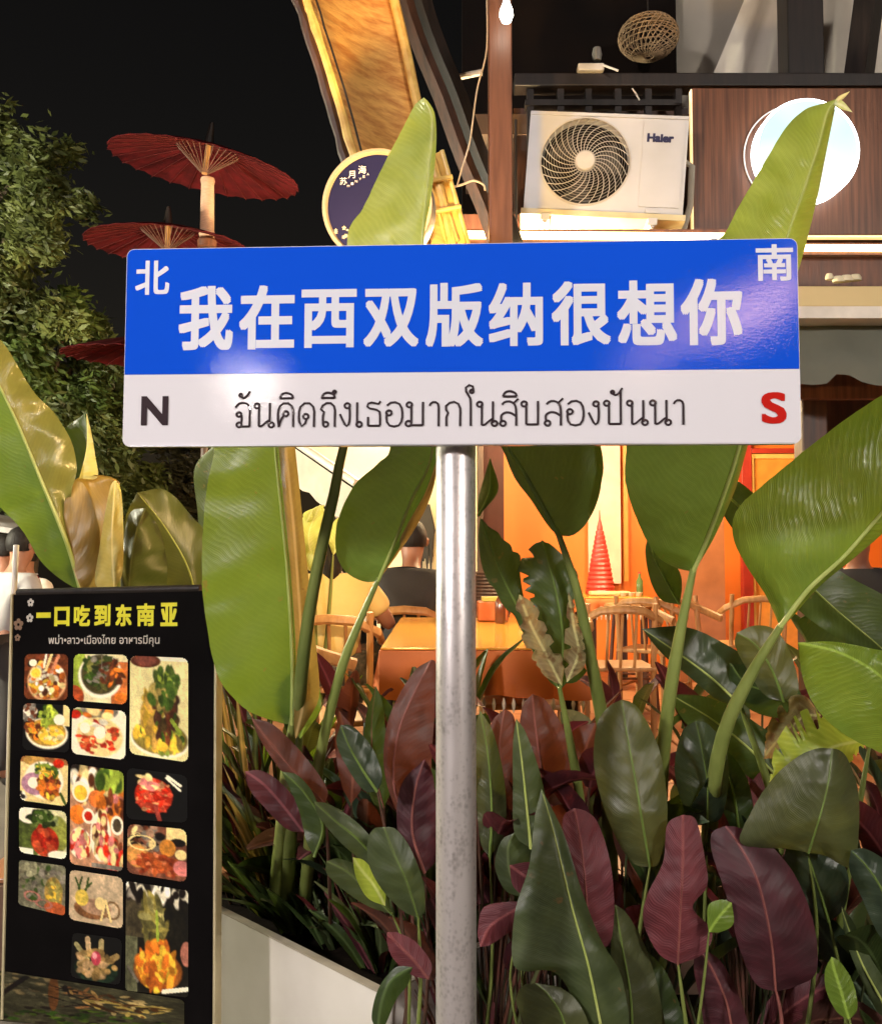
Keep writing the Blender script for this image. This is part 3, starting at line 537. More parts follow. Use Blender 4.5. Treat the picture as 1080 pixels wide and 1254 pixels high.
def fbm(x, y, s=0): return mnoise.noise(Vector((x, y, s)))
def leaf(parent, mid, L, R, D, mat, foldL=.03, foldR=.03, wave=.009, tear=0, tf=.32, rib='midrib_dark', ribw=2.0, seed=None, nm=40, M_=9, name='leaf', label=None, curl=0, mat2=None, split=0):
    """leaf from its midrib and two margins (base -> tip), each margin lies foldX metres behind (+) or before (-) the midrib plane"""
    seed = seed if seed is not None else random.random()*50
    mid_ = spline(mid, nm)
    def margin(E): return spline([mid[0]]+list(E)+[mid[-1]], nm) if E else None
    Ds = np.interp(np.linspace(0, 1, nm), np.linspace(0, 1, len(D)), D) if hasattr(D, '__len__') else np.full(nm, D)
    V = []; UV = []; Fc = []; row = []
    alen = 0; prev = None
    for i in range(nm): 
        p = at(mid_[i][0], mid_[i][1], Ds[i])
        if prev is not None: alen += (p-prev).length
        prev = p; row.append(alen)
    mesh_rows = []
    EL, ER = margin(L), margin(R)
    sides = []
    for sg, E, fold in ((-1, EL, foldL), (1, ER, foldR)):
        if E is None: continue
        sides.append((sg, E, fold))
    ts = []
    for sg, E, fold in sides:
        if sg < 0: ts += [(-1, E, fold, t) for t in np.linspace(1, 0, M_)[:-1]]
        else: ts += [(1, E, fold, t) for t in np.linspace(0, 1, M_)[1:]]
    cols = [x for x in ts if x[0] < 0] + [(0, None, 0, 0)] + [x for x in ts if x[0] > 0]
    for i in range(nm):
        for sg, E, fold, t in cols:
            d = Ds[i]; m = mid_[i]
            if sg == 0: p = at(m[0], m[1], d); V.append(p); UV.append((0, row[i])); continue
            e = E[i]; wpx = math.hypot(e[0]-m[0], e[1]-m[1]); w = wpx/F*d
            tt = t
            if tear and t > .45:
                k = max(0, fbm(i*tf+seed, 7.7+sg, seed)-.08)*tear*6; tt = t*(1-min(.5, k*(t-.45)))
            j = .010*fbm(i*.5, sg*9+seed)*t
            q = (m[0]+(e[0]-m[0])*(tt+j), m[1]+(e[1]-m[1])*(tt+j))
            wf = min(1, w/.05)
            dep = d + fold*(t**1.4)*wf + curl*(t**3)*wf + wave*wf*t*fbm(row[i]*16+seed, sg*3+t*1.2, seed)*2.2 + .0013*wf*math.sin(row[i]*150-w*t*90+3*fbm(row[i]*12, t, seed))*min(1, t*4)
            V.append(at(q[0], q[1], dep)); UV.append((sg*w*tt, row[i]))
    nc = len(cols)
    for i in range(nm-1):
        for k in range(nc-1): Fc.append((i*nc+k, i*nc+k+1, (i+1)*nc+k+1, (i+1)*nc+k))
    o = mesh(name, V, Fc, M[mat], parent, True, uv=UV, mats=[M[mat], M[mat2]] if mat2 else None, fm=[int(k//(nc-1) >= split*nm) for k in range(len(Fc))] if mat2 else None)
    if label: o['label'] = label
    if rib:
        pts = [at(mid_[i][0], mid_[i][1], Ds[i]-.0012) for i in range(nm-1)]
        rr = [max(.0006, ribw/F*Ds[i]*(1-.8*i/nm)) for i in range(nm-1)]
        MB().tube(pts, rr, 7).build('midrib', M[rib], o, smooth=True)
    return o
def stem(parent, pts, D, r0, r1, mat='stem', n=18, name='stem'):
    """petiole through pixels; radii in photo pixels"""
    p = spline(pts, n); Ds = np.interp(np.linspace(0, 1, n), np.linspace(0, 1, len(D)), D) if hasattr(D, '__len__') else np.full(n, D)
    rr = [(r0+(r1-r0)*i/(n-1))/F*Ds[i]*(1+.05*fbm(i*.7, r0))*(1 if i < n*.72 else 1-.52*((i-n*.72)/(n*.28))) for i in range(n)]
    return MB().tube([at(p[i][0], p[i][1], Ds[i]) for i in range(n)], rr, 12).build(name, M[mat], parent, smooth=True)
BIGP = 'broad-leaved plants behind the street sign'
def plant(label, px, D, z=.05, cat='plant', name='broad_leaf_plant', group=BIGP):
    p = at(px, 1254, D); return thing(name, label, cat, (p.x, D, z), group)

# --- A: large leaf at the left edge with a torn half, its gold standing for warm light
a = plant('broad-leaved plant at the left edge with half green, half golden leaf above the menu standee', 100, 3.1)
leaf(a, [(99,722),(82,665),(52,592),(22,520),(-2,470),(-40,395)], [(84,716),(52,690),(26,648),(-10,610),(-50,560),(-62,480)], None, [3.0,2.95,2.9,2.85], 'leaf_mid', .02, .04, .012, rib='midrib', ribw=3.2, label='large green half of the leaf')
leaf(a, [(99,722),(82,665),(52,592),(22,520),(-2,470),(-40,395)], None, [(101,690),(88,630),(88,600),(94,576),(88,542),(66,505),(40,478),(0,415)], [3.0,2.95,2.9,2.85], 'leaf_goldgreen', .02, .05, .016, rib=None, seed=2, label='shiny golden half of the leaf')
leaf(a, [(99,722),(88,690),(70,612)], None, [(128,716),(122,650),(100,590)], 2.98, 'leaf_gold', .0, .03, .01, rib=None, label='golden torn leaf part')
leaf(a, [(145,722),(147,660),(146,590)], [(104,716),(84,660),(70,612),(98,584),(132,583)], [(149,680),(150,620)], [3.02,3.0,3.0], 'leaf_gold', .05, .0, .02, rib='midrib', ribw=2.2, curl=-.03, label='golden brown curled leaf')
leaf(a, [(140,722),(137,660),(141,588)], [(117,716),(122,670),(134,600)], [(150,700),(151,640),(148,600)], [2.93,2.92,2.95], 'leaf_yellow', .03, .03, .02, rib=None, label='bright yellow folded leaf edge')
leaf(a, [(92,596),(108,560),(104,506)], [(76,580),(74,545),(78,527)], [(100,583),(112,570),(108,530)], [3.06,3.05,3.05], 'leaf_dark', .03, .0, .01, rib=None, label='dark green leaf tip')
leaf(a, [(97,586),(106,548),(106,506)], None, [(119,585),(117,560),(112,530)], 3.02, 'leaf_yellow', .03, .0, .004, rib=None, label='pale strip of a leaf')
stem(a, [(100,1180),(108,950),(99,720)], [3.1,3.05,3.0], 12, 6); stem(a, [(108,1170),(125,950),(142,718)], [3.15,3.05,3.0], 10, 5)
# --- B: olive leaves behind the standee
b = plant('drooping olive brown leaves between the golden leaf and the tall upright leaf', 200, 3.3)
leaf(b, [(246,800),(235,710),(205,650),(168,603)], [(215,770),(180,730),(158,690),(152,640)], [(258,760),(252,660),(236,634),(203,600)], [3.3,3.3,3.25], 'leaf_olive', .03, .05, .02, rib='midrib', ribw=1.8)
leaf(b, [(160,800),(158,720),(165,660),(178,622)], [(148,760),(150,680),(158,630)], [(195,760),(205,700),(196,650)], [3.2,3.2], 'leaf_olive', .03, .05, .02, rib=None)
leaf(b, [(262,790),(262,690),(268,600),(262,545)], [(246,740),(243,640),(238,575)], [(275,740),(280,620)], 3.35, 'leaf_dark', .03, .03, .01)
stem(b, [(215,1180),(240,980),(247,795)], 3.3, 9, 6); stem(b, [(190,1180),(170,980),(160,795)], 3.3, 9, 6)
# --- C: the tall upright leaf
c = plant('tall upright broad green leaf with yellow rolled right margin, right of the menu standee', 355, 2.25)
leaf(c, [(358,888),(358,800),(352,700),(344,620),(337,548),(334,440),(330,360)], [(338,884),(300,868),(268,830),(252,760),(247,690),(252,610),(264,545),(290,430)], [(362,880),(364,800),(360,700),(354,620),(349,548),(345,440)], [2.22,2.18,2.15,2.12,2.15], 'leaf_mid', .035, -.004, .010, rib='midrib', ribw=3.0, nm=56, seed=3.3, label='tall upright green leaf')
leaf(c, [(362,905),(372,850),(368,760),(360,650),(350,548),(342,440)], [(360,880),(362,790),(354,680),(345,590),(338,500)], [(378,880),(391,850),(386,780),(376,690),(367,600),(361,545),(350,450)], [2.20,2.16,2.13,2.12], 'leaf_gold', .006, .02, .006, rib=None, nm=50, label='yellow rolled leaf margin')
leaf(c, [(368,905),(378,868),(380,800)], [(352,880),(345,840),(362,810)], [(392,870),(391,840)], 2.24, 'leaf_bright', .01, .02, .01, rib=None)
stem(c, [(338,1092),(345,1020),(352,940),(359,880)], [2.85,2.6,2.3,2.22], 9, 7.5, 'stem_bright')
stem(c, [(352,1094),(356,1000),(372,800),(392,680),(408,610),(422,540),(448,460)], [2.85,2.4,2.15,2.1,2.05,2.05], 9.5, 6, 'stem')
leaf(c, [(448,470),(470,420),(500,372)], [(440,430),(460,390)], [(480,450),(500,410)], 2.02, 'leaf_mid')
# --- D: leaf that rises behind the sign and shows above it, before the round blue sign
d = plant('long green leaf before the round blue sign, its lower half hanging left of the pole', 395, 2.2)
leaf(d, [(463,712),(485,660),(505,610),(528,560),(534,470),(524,380),(517,298),(524,220),(530,150),(519,119)],
        [(444,712),(421,698),(411,672),(414,636),(434,594),(462,568),(478,540),(452,430),(425,300),(447,250),(472,197),(494,155),(508,128)],
        [(470,700),(492,665),(512,622),(533,580),(540,500),(530,380),(519,300),(528,240),(534,180),(533,142),(526,126)],
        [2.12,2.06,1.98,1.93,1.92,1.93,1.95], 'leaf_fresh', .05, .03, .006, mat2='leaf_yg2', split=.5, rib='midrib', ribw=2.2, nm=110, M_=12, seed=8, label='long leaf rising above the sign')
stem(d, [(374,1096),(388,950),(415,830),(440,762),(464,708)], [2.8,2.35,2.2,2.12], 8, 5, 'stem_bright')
leaf(d, [(466,705),(500,640),(522,600),(538,552)], None, [(470,702),(509,646),(530,600)], [2.15,2.05,1.98], 'leaf_gold', 0, .01, .01, rib=None, label='brown dried margin of the leaf')
# --- E: leaf rising behind the sign on the right, over the round white lamp
e = plant('long leaf that crosses the glowing white disc, its lower blade below the sign', 820, 2.2)
leaf(e, [(849,700),(868,655),(892,590),(905,548),(926,470),(945,390),(962,298),(985,230),(1003,175),(1012,140),(1024,121)],
        [(830,696),(806,682),(785,648),(768,600),(766,560),(776,500),(815,400),(862,300),(884,290),(906,250),(940,192),(962,156),(985,134),(1008,126)],
        [(856,690),(876,655),(900,600),(915,548),(945,440),(975,340),(987,298),(1000,245),(1011,190),(1019,150),(1022,135)],
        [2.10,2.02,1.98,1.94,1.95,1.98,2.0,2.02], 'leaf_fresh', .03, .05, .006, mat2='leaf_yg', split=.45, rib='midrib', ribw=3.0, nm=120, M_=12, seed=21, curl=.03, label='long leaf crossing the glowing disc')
leaf(e, [(1020,128),(1030,118),(1041,111)], [(1026,118)], [(1033,120)], 2.02, 'leaf_yellow', 0, 0, 0, rib=None, nm=10, M_=3, label='withered leaf tip')
leaf(e, [(1016,126),(1030,128),(1044,137)], [(1030,122)], [(1030,133)], 2.02, 'leaf_pale', 0, 0, 0, rib=None, nm=10, M_=3, label='small pale flap at the leaf tip')
stem(e, [(806,1180),(808,1000),(814,900),(830,790),(849,697)], [2.9,2.5,2.25,2.15,2.10], 10, 7, 'stem_bright')
leaf(e, [(832,740),(815,710),(800,680),(795,655)], [(810,735),(796,710),(790,675)], [(835,720),(832,700),(815,675)], 2.4, 'leaf_dark', .02, .02, .01)
# --- F: leaf right of the pole with the thick curving stem
f = plant('dark green leaf just right of the pole on a thick curving stem', 760, 2.4)
leaf(f, [(684,656),(664,618),(640,575),(622,545),(590,470),(580,420)], [(672,645),(650,612),(630,585),(614,548),(585,500)], [(703,655),(722,635),(735,600),(736,548),(700,440),(640,400)], [2.15,2.1,2.05,2.0], 'leaf_dark', .01, .03, .012, rib='midrib_dark', ribw=3, nm=60, label='dark green leaf hanging right of the pole')
stem(f, [(748,1180),(745,960),(737,880),(722,800),(706,720),(684,655)], [2.9,2.6,2.35,2.2,2.15], 11, 6, 'stem')
leaf(f, [(586,632),(600,600),(600,560)], [(586,610)], [(610,600)], 2.3, 'leaf_dark')
# --- G: torn leaves
g = plant('torn, half withered leaf hanging over the orange table right of the pole', 705, 2.4)
leaf(g, [(685,845),(662,800),(640,755),(615,705),(588,634)], [(668,828),(640,775),(612,735),(592,700),(586,660)], [(672,800),(646,748),(637,705),(636,675),(618,655),(600,642)], [2.28,2.25,2.2], 'leaf_dark', .01, .02, .012, tear=.2, rib='midrib_dark', nm=50, label='narrow torn lobe of the leaf')
leaf(g, [(686,845),(690,790),(682,730),(664,661)], [(672,820),(662,775),(652,740),(634,712),(638,685),(652,668)], [(703,838),(723,812),(712,770),(703,735),(708,705),(694,685),(676,668)], [2.24,2.2,2.2], 'leaf_dark', .03, .03, .014, tear=.5, rib='midrib_dark', nm=50, label='broad torn lobe of the leaf')
leaf(g, [(688,840),(668,800),(650,765),(636,728)], [(664,825),(640,785),(631,750)], [(690,810),(672,775),(656,742)], 2.2, 'leaf_dry', .01, .0, .03, tear=.8, rib=None, label='withered grey brown leaf tissue')
leaf(g, [(694,836),(708,800),(702,765),(696,725)], [(690,810),(692,770)], [(716,815),(714,780),(705,745)], 2.19, 'leaf_dry', .01, .0, .03, tear=.8, rib=None, label='withered strip at the leaf margin')
stem(g, [(722,1190),(712,1000),(700,920),(685,842)], [2.45,2.35,2.26], 8, 4.5, 'stem')
# --- H: big glossy leaf at right
h = plant('big glossy bright green leaf reaching in from the right edge', 880, 2.15)
leaf(h, [(955,768),(990,722),(1035,680),(1080,628),(1130,570),(1190,500)], [(938,730),(912,690),(897,655),(904,622),(945,585),(1000,540),(1050,503),(1090,478),(1150,440)], [(968,758),(1004,718),(1050,680),(1095,640),(1150,580)], [2.0,1.95,1.9,1.88], 'leaf_bright', .05, .02, .006, rib='midrib', ribw=3.4, nm=60, M_=12, seed=31, curl=.02)
stem(h, [(862,1180),(870,1000),(886,900),(922,822),(956,767)], [2.9,2.5,2.2,2.08,2.0], 11, 7.5, 'stem_bright')
leaf(h, [(880,596),(940,655),(1000,725),(1075,790),(1120,830)], [(905,590),(960,640),(1030,700),(1100,745)], [(880,620),(910,665),(970,740),(1040,790)], [2.3,2.35], 'leaf_dark', .02, .02, .01, rib='midrib', ribw=2)
leaf(h, [(1120,880),(1080,830),(1030,800),(977,787)], [(1120,930),(1060,914),(1010,880),(985,838)], [(1130,810),(1070,795),(1020,786)], [1.98,1.95], 'leaf_bright', .03, .01, .01, rib=None, nm=50, seed=40, label='bright green leaf cut by the right edge')
# --- I: darker diagonal leaves at right centre
i_ = plant('dark bluish green leaves crossing below the big glossy leaf', 930, 2.5)
leaf(i_, [(905,862),(868,828),(830,800),(786,770)], [(880,858),(845,830),(810,800)], [(935,850),(925,815),(890,790),(840,768)], [2.3,2.3], 'leaf_teal', .03, .03, .008, rib='midrib', ribw=1.8)
leaf(i_, [(960,860),(945,820),(925,790),(902,775)], [(935,850),(912,815),(900,790)], [(978,845),(968,800),(950,772),(925,766)], 2.25, 'leaf_olive', .03, .02, .01)
leaf(i_, [(985,870),(950,850),(915,838),(893,812)], [(960,880),(920,870),(895,840)], [(975,840),(935,820)], 2.3, 'leaf_dark', .02, .02, .01)
leaf(i_, [(960,960),(915,915),(870,880),(820,850)], [(930,960),(870,915),(835,880)], [(965,920),(925,885),(870,855)], [2.45,2.5], 'leaf_dark', .02, .02, .01, rib='midrib', ribw=2)
leaf(i_, [(1120,800),(1060,760),(1010,745),(975,760)], [(1100,840),(1040,810),(995,790)], [(1100,740),(1050,730)], 2.5, 'leaf_dark', .02, .02, .01)
stem(i_, [(960,1180),(950,1000),(905,860)], 2.4, 7, 4); stem(i_, [(990,1180),(985,1000),(960,862)], 2.4, 7, 4)
# --- J: pleated lime leaf with withered edge
j = plant('small pleated lime green leaf with a withered brown edge, at right', 1010, 2.3)
leaf(j, [(1068,905),(1020,915),(985,935),(942,958)], [(1040,935),(1000,960),(960,975)], [(1040,893),(1005,868),(975,875),(950,912)], [2.06,2.05,2.05], 'leaf_lime', .02, .02, .012, tear=.6, tf=.9, rib=None, nm=60, seed=4, label='pleated lime green leaf')
leaf(j, [(1005,876),(980,880),(945,915),(935,930)], [(990,895),(958,925)], [(985,852),(960,858),(940,890)], 2.2, 'leaf_dry', .0, .02, .03, tear=.7, rib=None, label='withered brown leaf edge')
leaf(j, [(1012,905),(1000,880),(985,862),(968,853)], [(995,900),(975,875)], [(1010,880),(995,862)], 2.23, 'leaf_brownred', .02, .02, .02, rib=None)
stem(j, [(1020,1180),(1050,1000),(1066,905)], 2.2, 5, 3)

# --- low calathea leaves, green faces and maroon backs
LOW = 'low calathea leaves around the pole'
def low(label, px, D, cat='plant'): return plant(label, px, D, .05, cat, 'calathea_plant', LOW)
k = low('calathea with a large dull green oval leaf below the sign at right of centre', 775, 2.1)
leaf(k, [(796,1062),(787,1010),(777,950),(768,900),(761,857)], [(776,1058),(756,1030),(738,985),(727,935),(731,888),(745,866)], [(806,1058),(816,1020),(816,970),(806,915),(785,872),(772,860)], [2.05,2.02,2.05,2.1], 'leaf_olive', .03, .02, .008, rib='midrib_dark', ribw=1.8, nm=50, seed=12, label='large dull green oval leaf')
stem(k, [(770,1262),(782,1150),(796,1060)], [2.05,2.05], 3.2, 2.2)
leaf(k, [(720,1163),(718,1100),(712,1040),(703,990)], [(706,1150),(697,1090),(690,1030),(690,1000)], [(745,1158),(752,1120),(748,1060),(733,1010),(718,994)], [2.0,1.98,2.0], 'leaf_maroon', .015, .015, .006, rib='midrib_red', ribw=1.3, nm=44, label='maroon leaf with dark left half')
leaf(k, [(742,1290),(722,1190),(700,1110),(678,1020),(663,966)], [(712,1240),(680,1192),(640,1190),(627,1175),(631,1115),(648,1060),(655,1000)], [(770,1280),(762,1200),(735,1150),(712,1090),(690,1020)], [1.92,1.92,1.95,2.0], 'leaf_low', .01, .03, .008, rib='midrib', ribw=2.0, nm=56, label='green leaf with long pale midrib')
stem(k, [(720,1290),(726,1230),(720,1160)], 2.0, 3, 2.2)
l_ = low('calathea with two large maroon leaves at lower right', 880, 2.05)
leaf(l_, [(830,1182),(833,1120),(836,1060),(836,998)], [(806,1168),(788,1130),(792,1098),(812,1055),(817,1010)], [(862,1168),(872,1140),(848,1112),(866,1085),(862,1045),(852,1004)], [2.0,1.98,2.0], 'leaf_maroon', .02, .015, .006, rib='midrib_red', ribw=1.1, nm=50, label='pinkish maroon leaf')
leaf(l_, [(950,1215),(944,1150),(928,1080),(905,1035),(888,1012)], [(925,1205),(905,1160),(890,1100),(872,1045),(872,1020)], [(975,1208),(1000,1190),(996,1130),(972,1070),(935,1028),(905,1014)], [2.0,1.97,1.98,2.02], 'leaf_wine', .012, .03, .008, rib='midrib_red', ribw=1.6, nm=50, label='dark wine red leaf')
leaf(l_, [(868,1142),(880,1124),(896,1106)], [(866,1128),(868,1108),(884,1102)], [(882,1142),(898,1132)], 1.97, 'leaf_bright', .01, .01, .002, rib=None, nm=16, M_=5, label='small round green leaf')
stem(l_, [(845,1290),(838,1240),(830,1180)], 2.0, 2.8, 2, 'stem'); stem(l_, [(955,1290),(957,1250),(950,1212)], 2.0, 2.8, 2, 'midrib_red'); stem(l_, [(850,1290),(862,1200),(868,1142)], 1.98, 2, 1.6)
leaf(l_, [(900,1290),(890,1230),(868,1180),(850,1160)], [(870,1290),(858,1230),(850,1190)], [(920,1280),(905,1220),(880,1175)], 2.05, 'leaf_wine', .02, .02, .01, rib='midrib_red')
m_ = low('calathea with a heart shaped dark olive leaf at the right', 1000, 2.05)
leaf(m_, [(990,1045),(1004,1000),(1014,960),(1019,917)], [(965,1040),(908,1034),(918,998),(945,955),(975,928),(1000,917)], [(1010,1048),(1044,1062),(1052,1010),(1050,965),(1038,930),(1028,919)], [2.02,1.98,1.98,2.0], 'leaf_olive', .02, .04, .008, rib='midrib_dark', ribw=1.5, nm=50, seed=18, label='heart shaped dark olive leaf')
leaf(m_, [(1015,1130),(1000,1080),(988,1045),(975,1030)], [(985,1110),(965,1070),(962,1040)], [(1035,1110),(1038,1070),(1015,1040)], 2.1, 'leaf_teal', .02, .02, .01)
leaf(m_, [(1100,1140),(1080,1090),(1060,1060),(1042,1042)], [(1080,1150),(1055,1100),(1040,1065)], [(1110,1100),(1090,1060),(1060,1040)], 2.0, 'leaf_teal', .02, .02, .01)
leaf(m_, [(1040,1250),(1030,1215),(1022,1190),(1018,1172)], [(1025,1240),(1012,1215),(1010,1190)], [(1050,1235),(1045,1205),(1030,1180)], 2.0, 'leaf_bright', .01, .02, .006, rib=None)
leaf(m_, [(1100,1260),(1060,1190),(1040,1140),(1030,1110)], [(1085,1260),(1050,1190),(1036,1150)], [(1110,1240),(1070,1180),(1045,1130)], 2.1, 'leaf_low', .01, .02, .01, rib='midrib')
stem(m_, [(985,1290),(1000,1150),(990,1043)], 2.1, 3, 2); stem(m_, [(1040,1290),(1030,1200),(1015,1128)], 2.1, 3, 2); stem(m_, [(1060,1290),(1045,1270),(1040,1248)], 2.0, 2.5, 2)
n_ = low('calathea with an upright mid green leaf between the thick stems at right', 865, 2.3)
leaf(n_, [(866,1010),(866,960),(860,920),(852,883)], [(848,1008),(832,975),(826,935),(836,895)], [(884,1000),(892,955),(888,915),(868,888)], [2.2,2.2], 'leaf_teal', .02, .02, .008, rib='midrib_dark', ribw=1.2, nm=40)
leaf(n_, [(905,1020),(898,970),(885,930),(870,905)], [(880,1010),(876,970)], [(922,1000),(915,955),(892,920)], 2.35, 'leaf_dark', .02, .02, .01)
stem(n_, [(858,1290),(862,1150),(866,1008)], 2.2, 3, 2)
o_ = low('calathea with drooping leaves at the bottom edge right of the pole', 700, 1.95)
leaf(o_, [(775,1290),(772,1220),(762,1160),(753,1108)], [(755,1280),(750,1220),(748,1160)], [(815,1290),(808,1220),(790,1160),(768,1120)], 2.02, 'leaf_olive', .02, .03, .008, rib='midrib_dark')
leaf(o_, [(700,1300),(690,1250),(672,1220),(655,1204)], [(660,1290),(640,1250),(632,1225),(640,1208)], [(728,1290),(715,1240),(690,1212)], 1.9, 'leaf_olive', .02, .02, .008, rib='midrib_dark')
leaf(o_, [(820,1300),(800,1250),(790,1200),(792,1165)], [(795,1300),(780,1250),(778,1200)], [(850,1300),(835,1240),(815,1190)], 2.08, 'leaf_dark', .02, .02, .01)
leaf(o_, [(650,1105),(625,1118),(600,1135),(588,1160)], [(620,1105),(592,1112),(585,1140)], [(640,1130),(615,1148),(600,1158)], 2.0, 'leaf_maroon', .01, .02, .006, rib=None, label='pinkish red leaf by the pole')
leaf(o_, [(624,1060),(645,1075),(668,1090)], [(628,1085),(645,1098)], [(648,1056),(668,1062)], 2.02, 'leaf_maroon', .01, .02, .006, rib=None)
for q in range(4): stem(o_, [(640+q*9,1290),(625+q*7,1200),(640+q*4,1120+q*12)], 2.05+.02*q, 2, 1.2, 'stem_red' if q % 2 else 'stem', name='stem')
p_ = low('calathea with an oblong green leaf just left of the pole', 500, 2.1)
leaf(p_, [(512,1125),(498,1080),(482,1045),(470,1013)], [(492,1115),(468,1090),(452,1060),(450,1030),(458,1015)], [(520,1115),(518,1080),(503,1040),(485,1016)], [2.05,2.02,2.03], 'leaf_low', .015, .02, .006, rib='midrib_dark', ribw=1.1, nm=40, seed=9, label='oblong green leaf left of the pole')
leaf(p_, [(480,1120),(450,1090),(425,1068),(400,1055)], [(450,1110),(420,1090),(400,1070)], [(470,1090),(440,1062),(415,1052)], 2.1, 'leaf_low', .01, .02, .006, rib='midrib_dark', ribw=1)
leaf(p_, [(472,1110),(458,1085),(442,1065),(432,1050)], [(450,1100),(436,1075)], [(470,1085),(448,1056)], 2.04, 'leaf_lime', .01, .01, .004, rib=None)
leaf(p_, [(462,970),(445,945),(428,915),(417,888)], [(445,968),(425,940),(412,910)], [(468,950),(455,915),(432,890)], 2.15, 'leaf_teal', .01, .02, .006)
leaf(p_, [(470,1065),(440,1030),(410,1005),(385,982)], [(450,1060),(415,1030),(390,1000)], [(468,1045),(440,1010),(405,986)], 2.12, 'leaf_low', .01, .02, .006)
leaf(p_, [(385,1050),(395,1010),(372,970),(345,945)], [(375,1030),(365,990)], [(398,1020),(385,975),(365,950)], 2.15, 'leaf_dark', .01, .02, .006)
leaf(p_, [(525,1200),(505,1175),(485,1155),(474,1142)], [(505,1195),(482,1175),(474,1155)], [(528,1180),(510,1155),(488,1143)], 2.0, 'leaf_maroon', .01, .02, .006, rib='midrib_red', ribw=1)
leaf(p_, [(505,1185),(480,1200),(468,1225),(462,1262)], [(485,1185),(464,1210),(455,1245)], [(500,1205),(485,1225),(472,1255)], 2.0, 'leaf_dark', .02, .02, .006, rib=None)
stem(p_, [(510,1290),(515,1200),(512,1122)], 2.05, 2.6, 2); stem(p_, [(500,1290),(500,1180),(480,1118)], 2.1, 2.2, 1.6); stem(p_, [(500,1290),(492,1130),(462,968)], 2.15, 2.6, 2, 'stem_red')
q_ = low('tall reddish brown leaves standing just left of the pole', 505, 2.3)
leaf(q_, [(500,1010),(482,960),(490,890),(528,808)], [(484,990),(470,940),(476,880),(505,825)], [(525,1000),(528,940),(532,870),(534,815)], [2.3,2.28,2.3], 'leaf_brownred', .02, .02, .008, rib='midrib_red', ribw=2, nm=44, label='tall reddish brown leaf')
leaf(q_, [(520,1070),(505,1020),(508,970),(520,930)], [(500,1050),(486,1010),(492,960)], [(535,1050),(535,1000),(530,950)], 2.25, 'leaf_wine', .02, .02, .008, rib='midrib_red')
leaf(q_, [(398,985),(365,950),(335,915),(308,880)], [(380,980),(345,945),(318,905)], [(400,965),(372,925),(335,888)], 2.2, 'leaf_brownred', .01, .01, .006, rib='midrib_red', ribw=1)
leaf(q_, [(470,990),(458,940),(455,890),(460,840)], [(455,980),(446,930),(448,880)], [(480,960),(474,910),(468,860)], 2.35, 'leaf_dark', .01, .01, .006, rib='midrib_red', ribw=1)
leaf(q_, [(372,1020),(345,985),(322,960),(300,945)], [(350,1015),(320,985),(305,965)], [(372,995),(345,960),(320,944)], 2.25, 'leaf_wine', .01, .01, .006, rib=None)
leaf(q_, [(430,985),(432,930),(420,890),(415,870)], [(418,960),(410,910)], [(444,960),(440,905)], 2.3, 'leaf_brownred', .01, .01, .006, rib=None)
for pt in ((500,1010),(520,1068),(470,990),(430,985),(398,985)): yb = 1290 if pt[0] > 490 else 1150; stem(q_, [(pt[0]+random.uniform(-10,8)+(15 if yb < 1200 else 0),yb),(pt[0]+5,(yb+pt[1])/2),pt], 2.28 if yb > 1200 else [2.7,2.4,2.28], 2.4, 1.8, 'stem_red')
r_ = low('reddish and green upright leaves just right of the pole, before the orange table', 640, 2.35)
leaf(r_, [(625,1010),(615,960),(612,910),(618,868)], [(605,1000),(596,950),(600,890)], [(640,990),(636,930),(630,880)], 2.35, 'leaf_brownred', .02, .02, .006, rib='midrib_red')
leaf(r_, [(668,965),(660,920),(655,885),(652,850)], [(645,950),(636,905),(640,865)], [(690,945),(692,900),(670,860)], 2.32, 'leaf_brownred', .02, .02, .006, rib='midrib_red')
leaf(r_, [(700,990),(706,950),(718,915),(730,885)], [(685,975),(684,935),(702,895)], [(722,970),(734,930),(734,900)], 2.4, 'leaf_brownred', .02, .02, .006, rib=None)
leaf(r_, [(600,1050),(602,990),(598,930),(588,870)], [(588,1030),(582,960),(580,900)], [(618,1020),(618,960),(605,900)], 2.3, 'leaf_olive', .02, .02, .006, rib='midrib_dark')
leaf(r_, [(650,1040),(645,990),(640,940),(632,880)], [(630,1020),(628,960),(628,910)], [(672,1010),(662,950),(645,900)], 2.22, 'leaf_low', .02, .02, .006, rib='midrib')
leaf(r_, [(640,1100),(625,1070),(622,1040),(630,1020)], [(618,1090),(606,1060),(614,1030)], [(660,1080),(665,1050),(648,1025)], 2.25, 'leaf_low', .02, .02, .006, rib=None)
for pt in ((625,1010),(668,965),(700,990),(600,1050),(650,1040),(640,1100)): stem(r_, [(pt[0]+random.uniform(-10,10),1290),(pt[0]+3,(1290+pt[1])/2),pt], 2.33, 2.4, 1.8, 'stem_red' if pt[0] % 20 else 'stem')

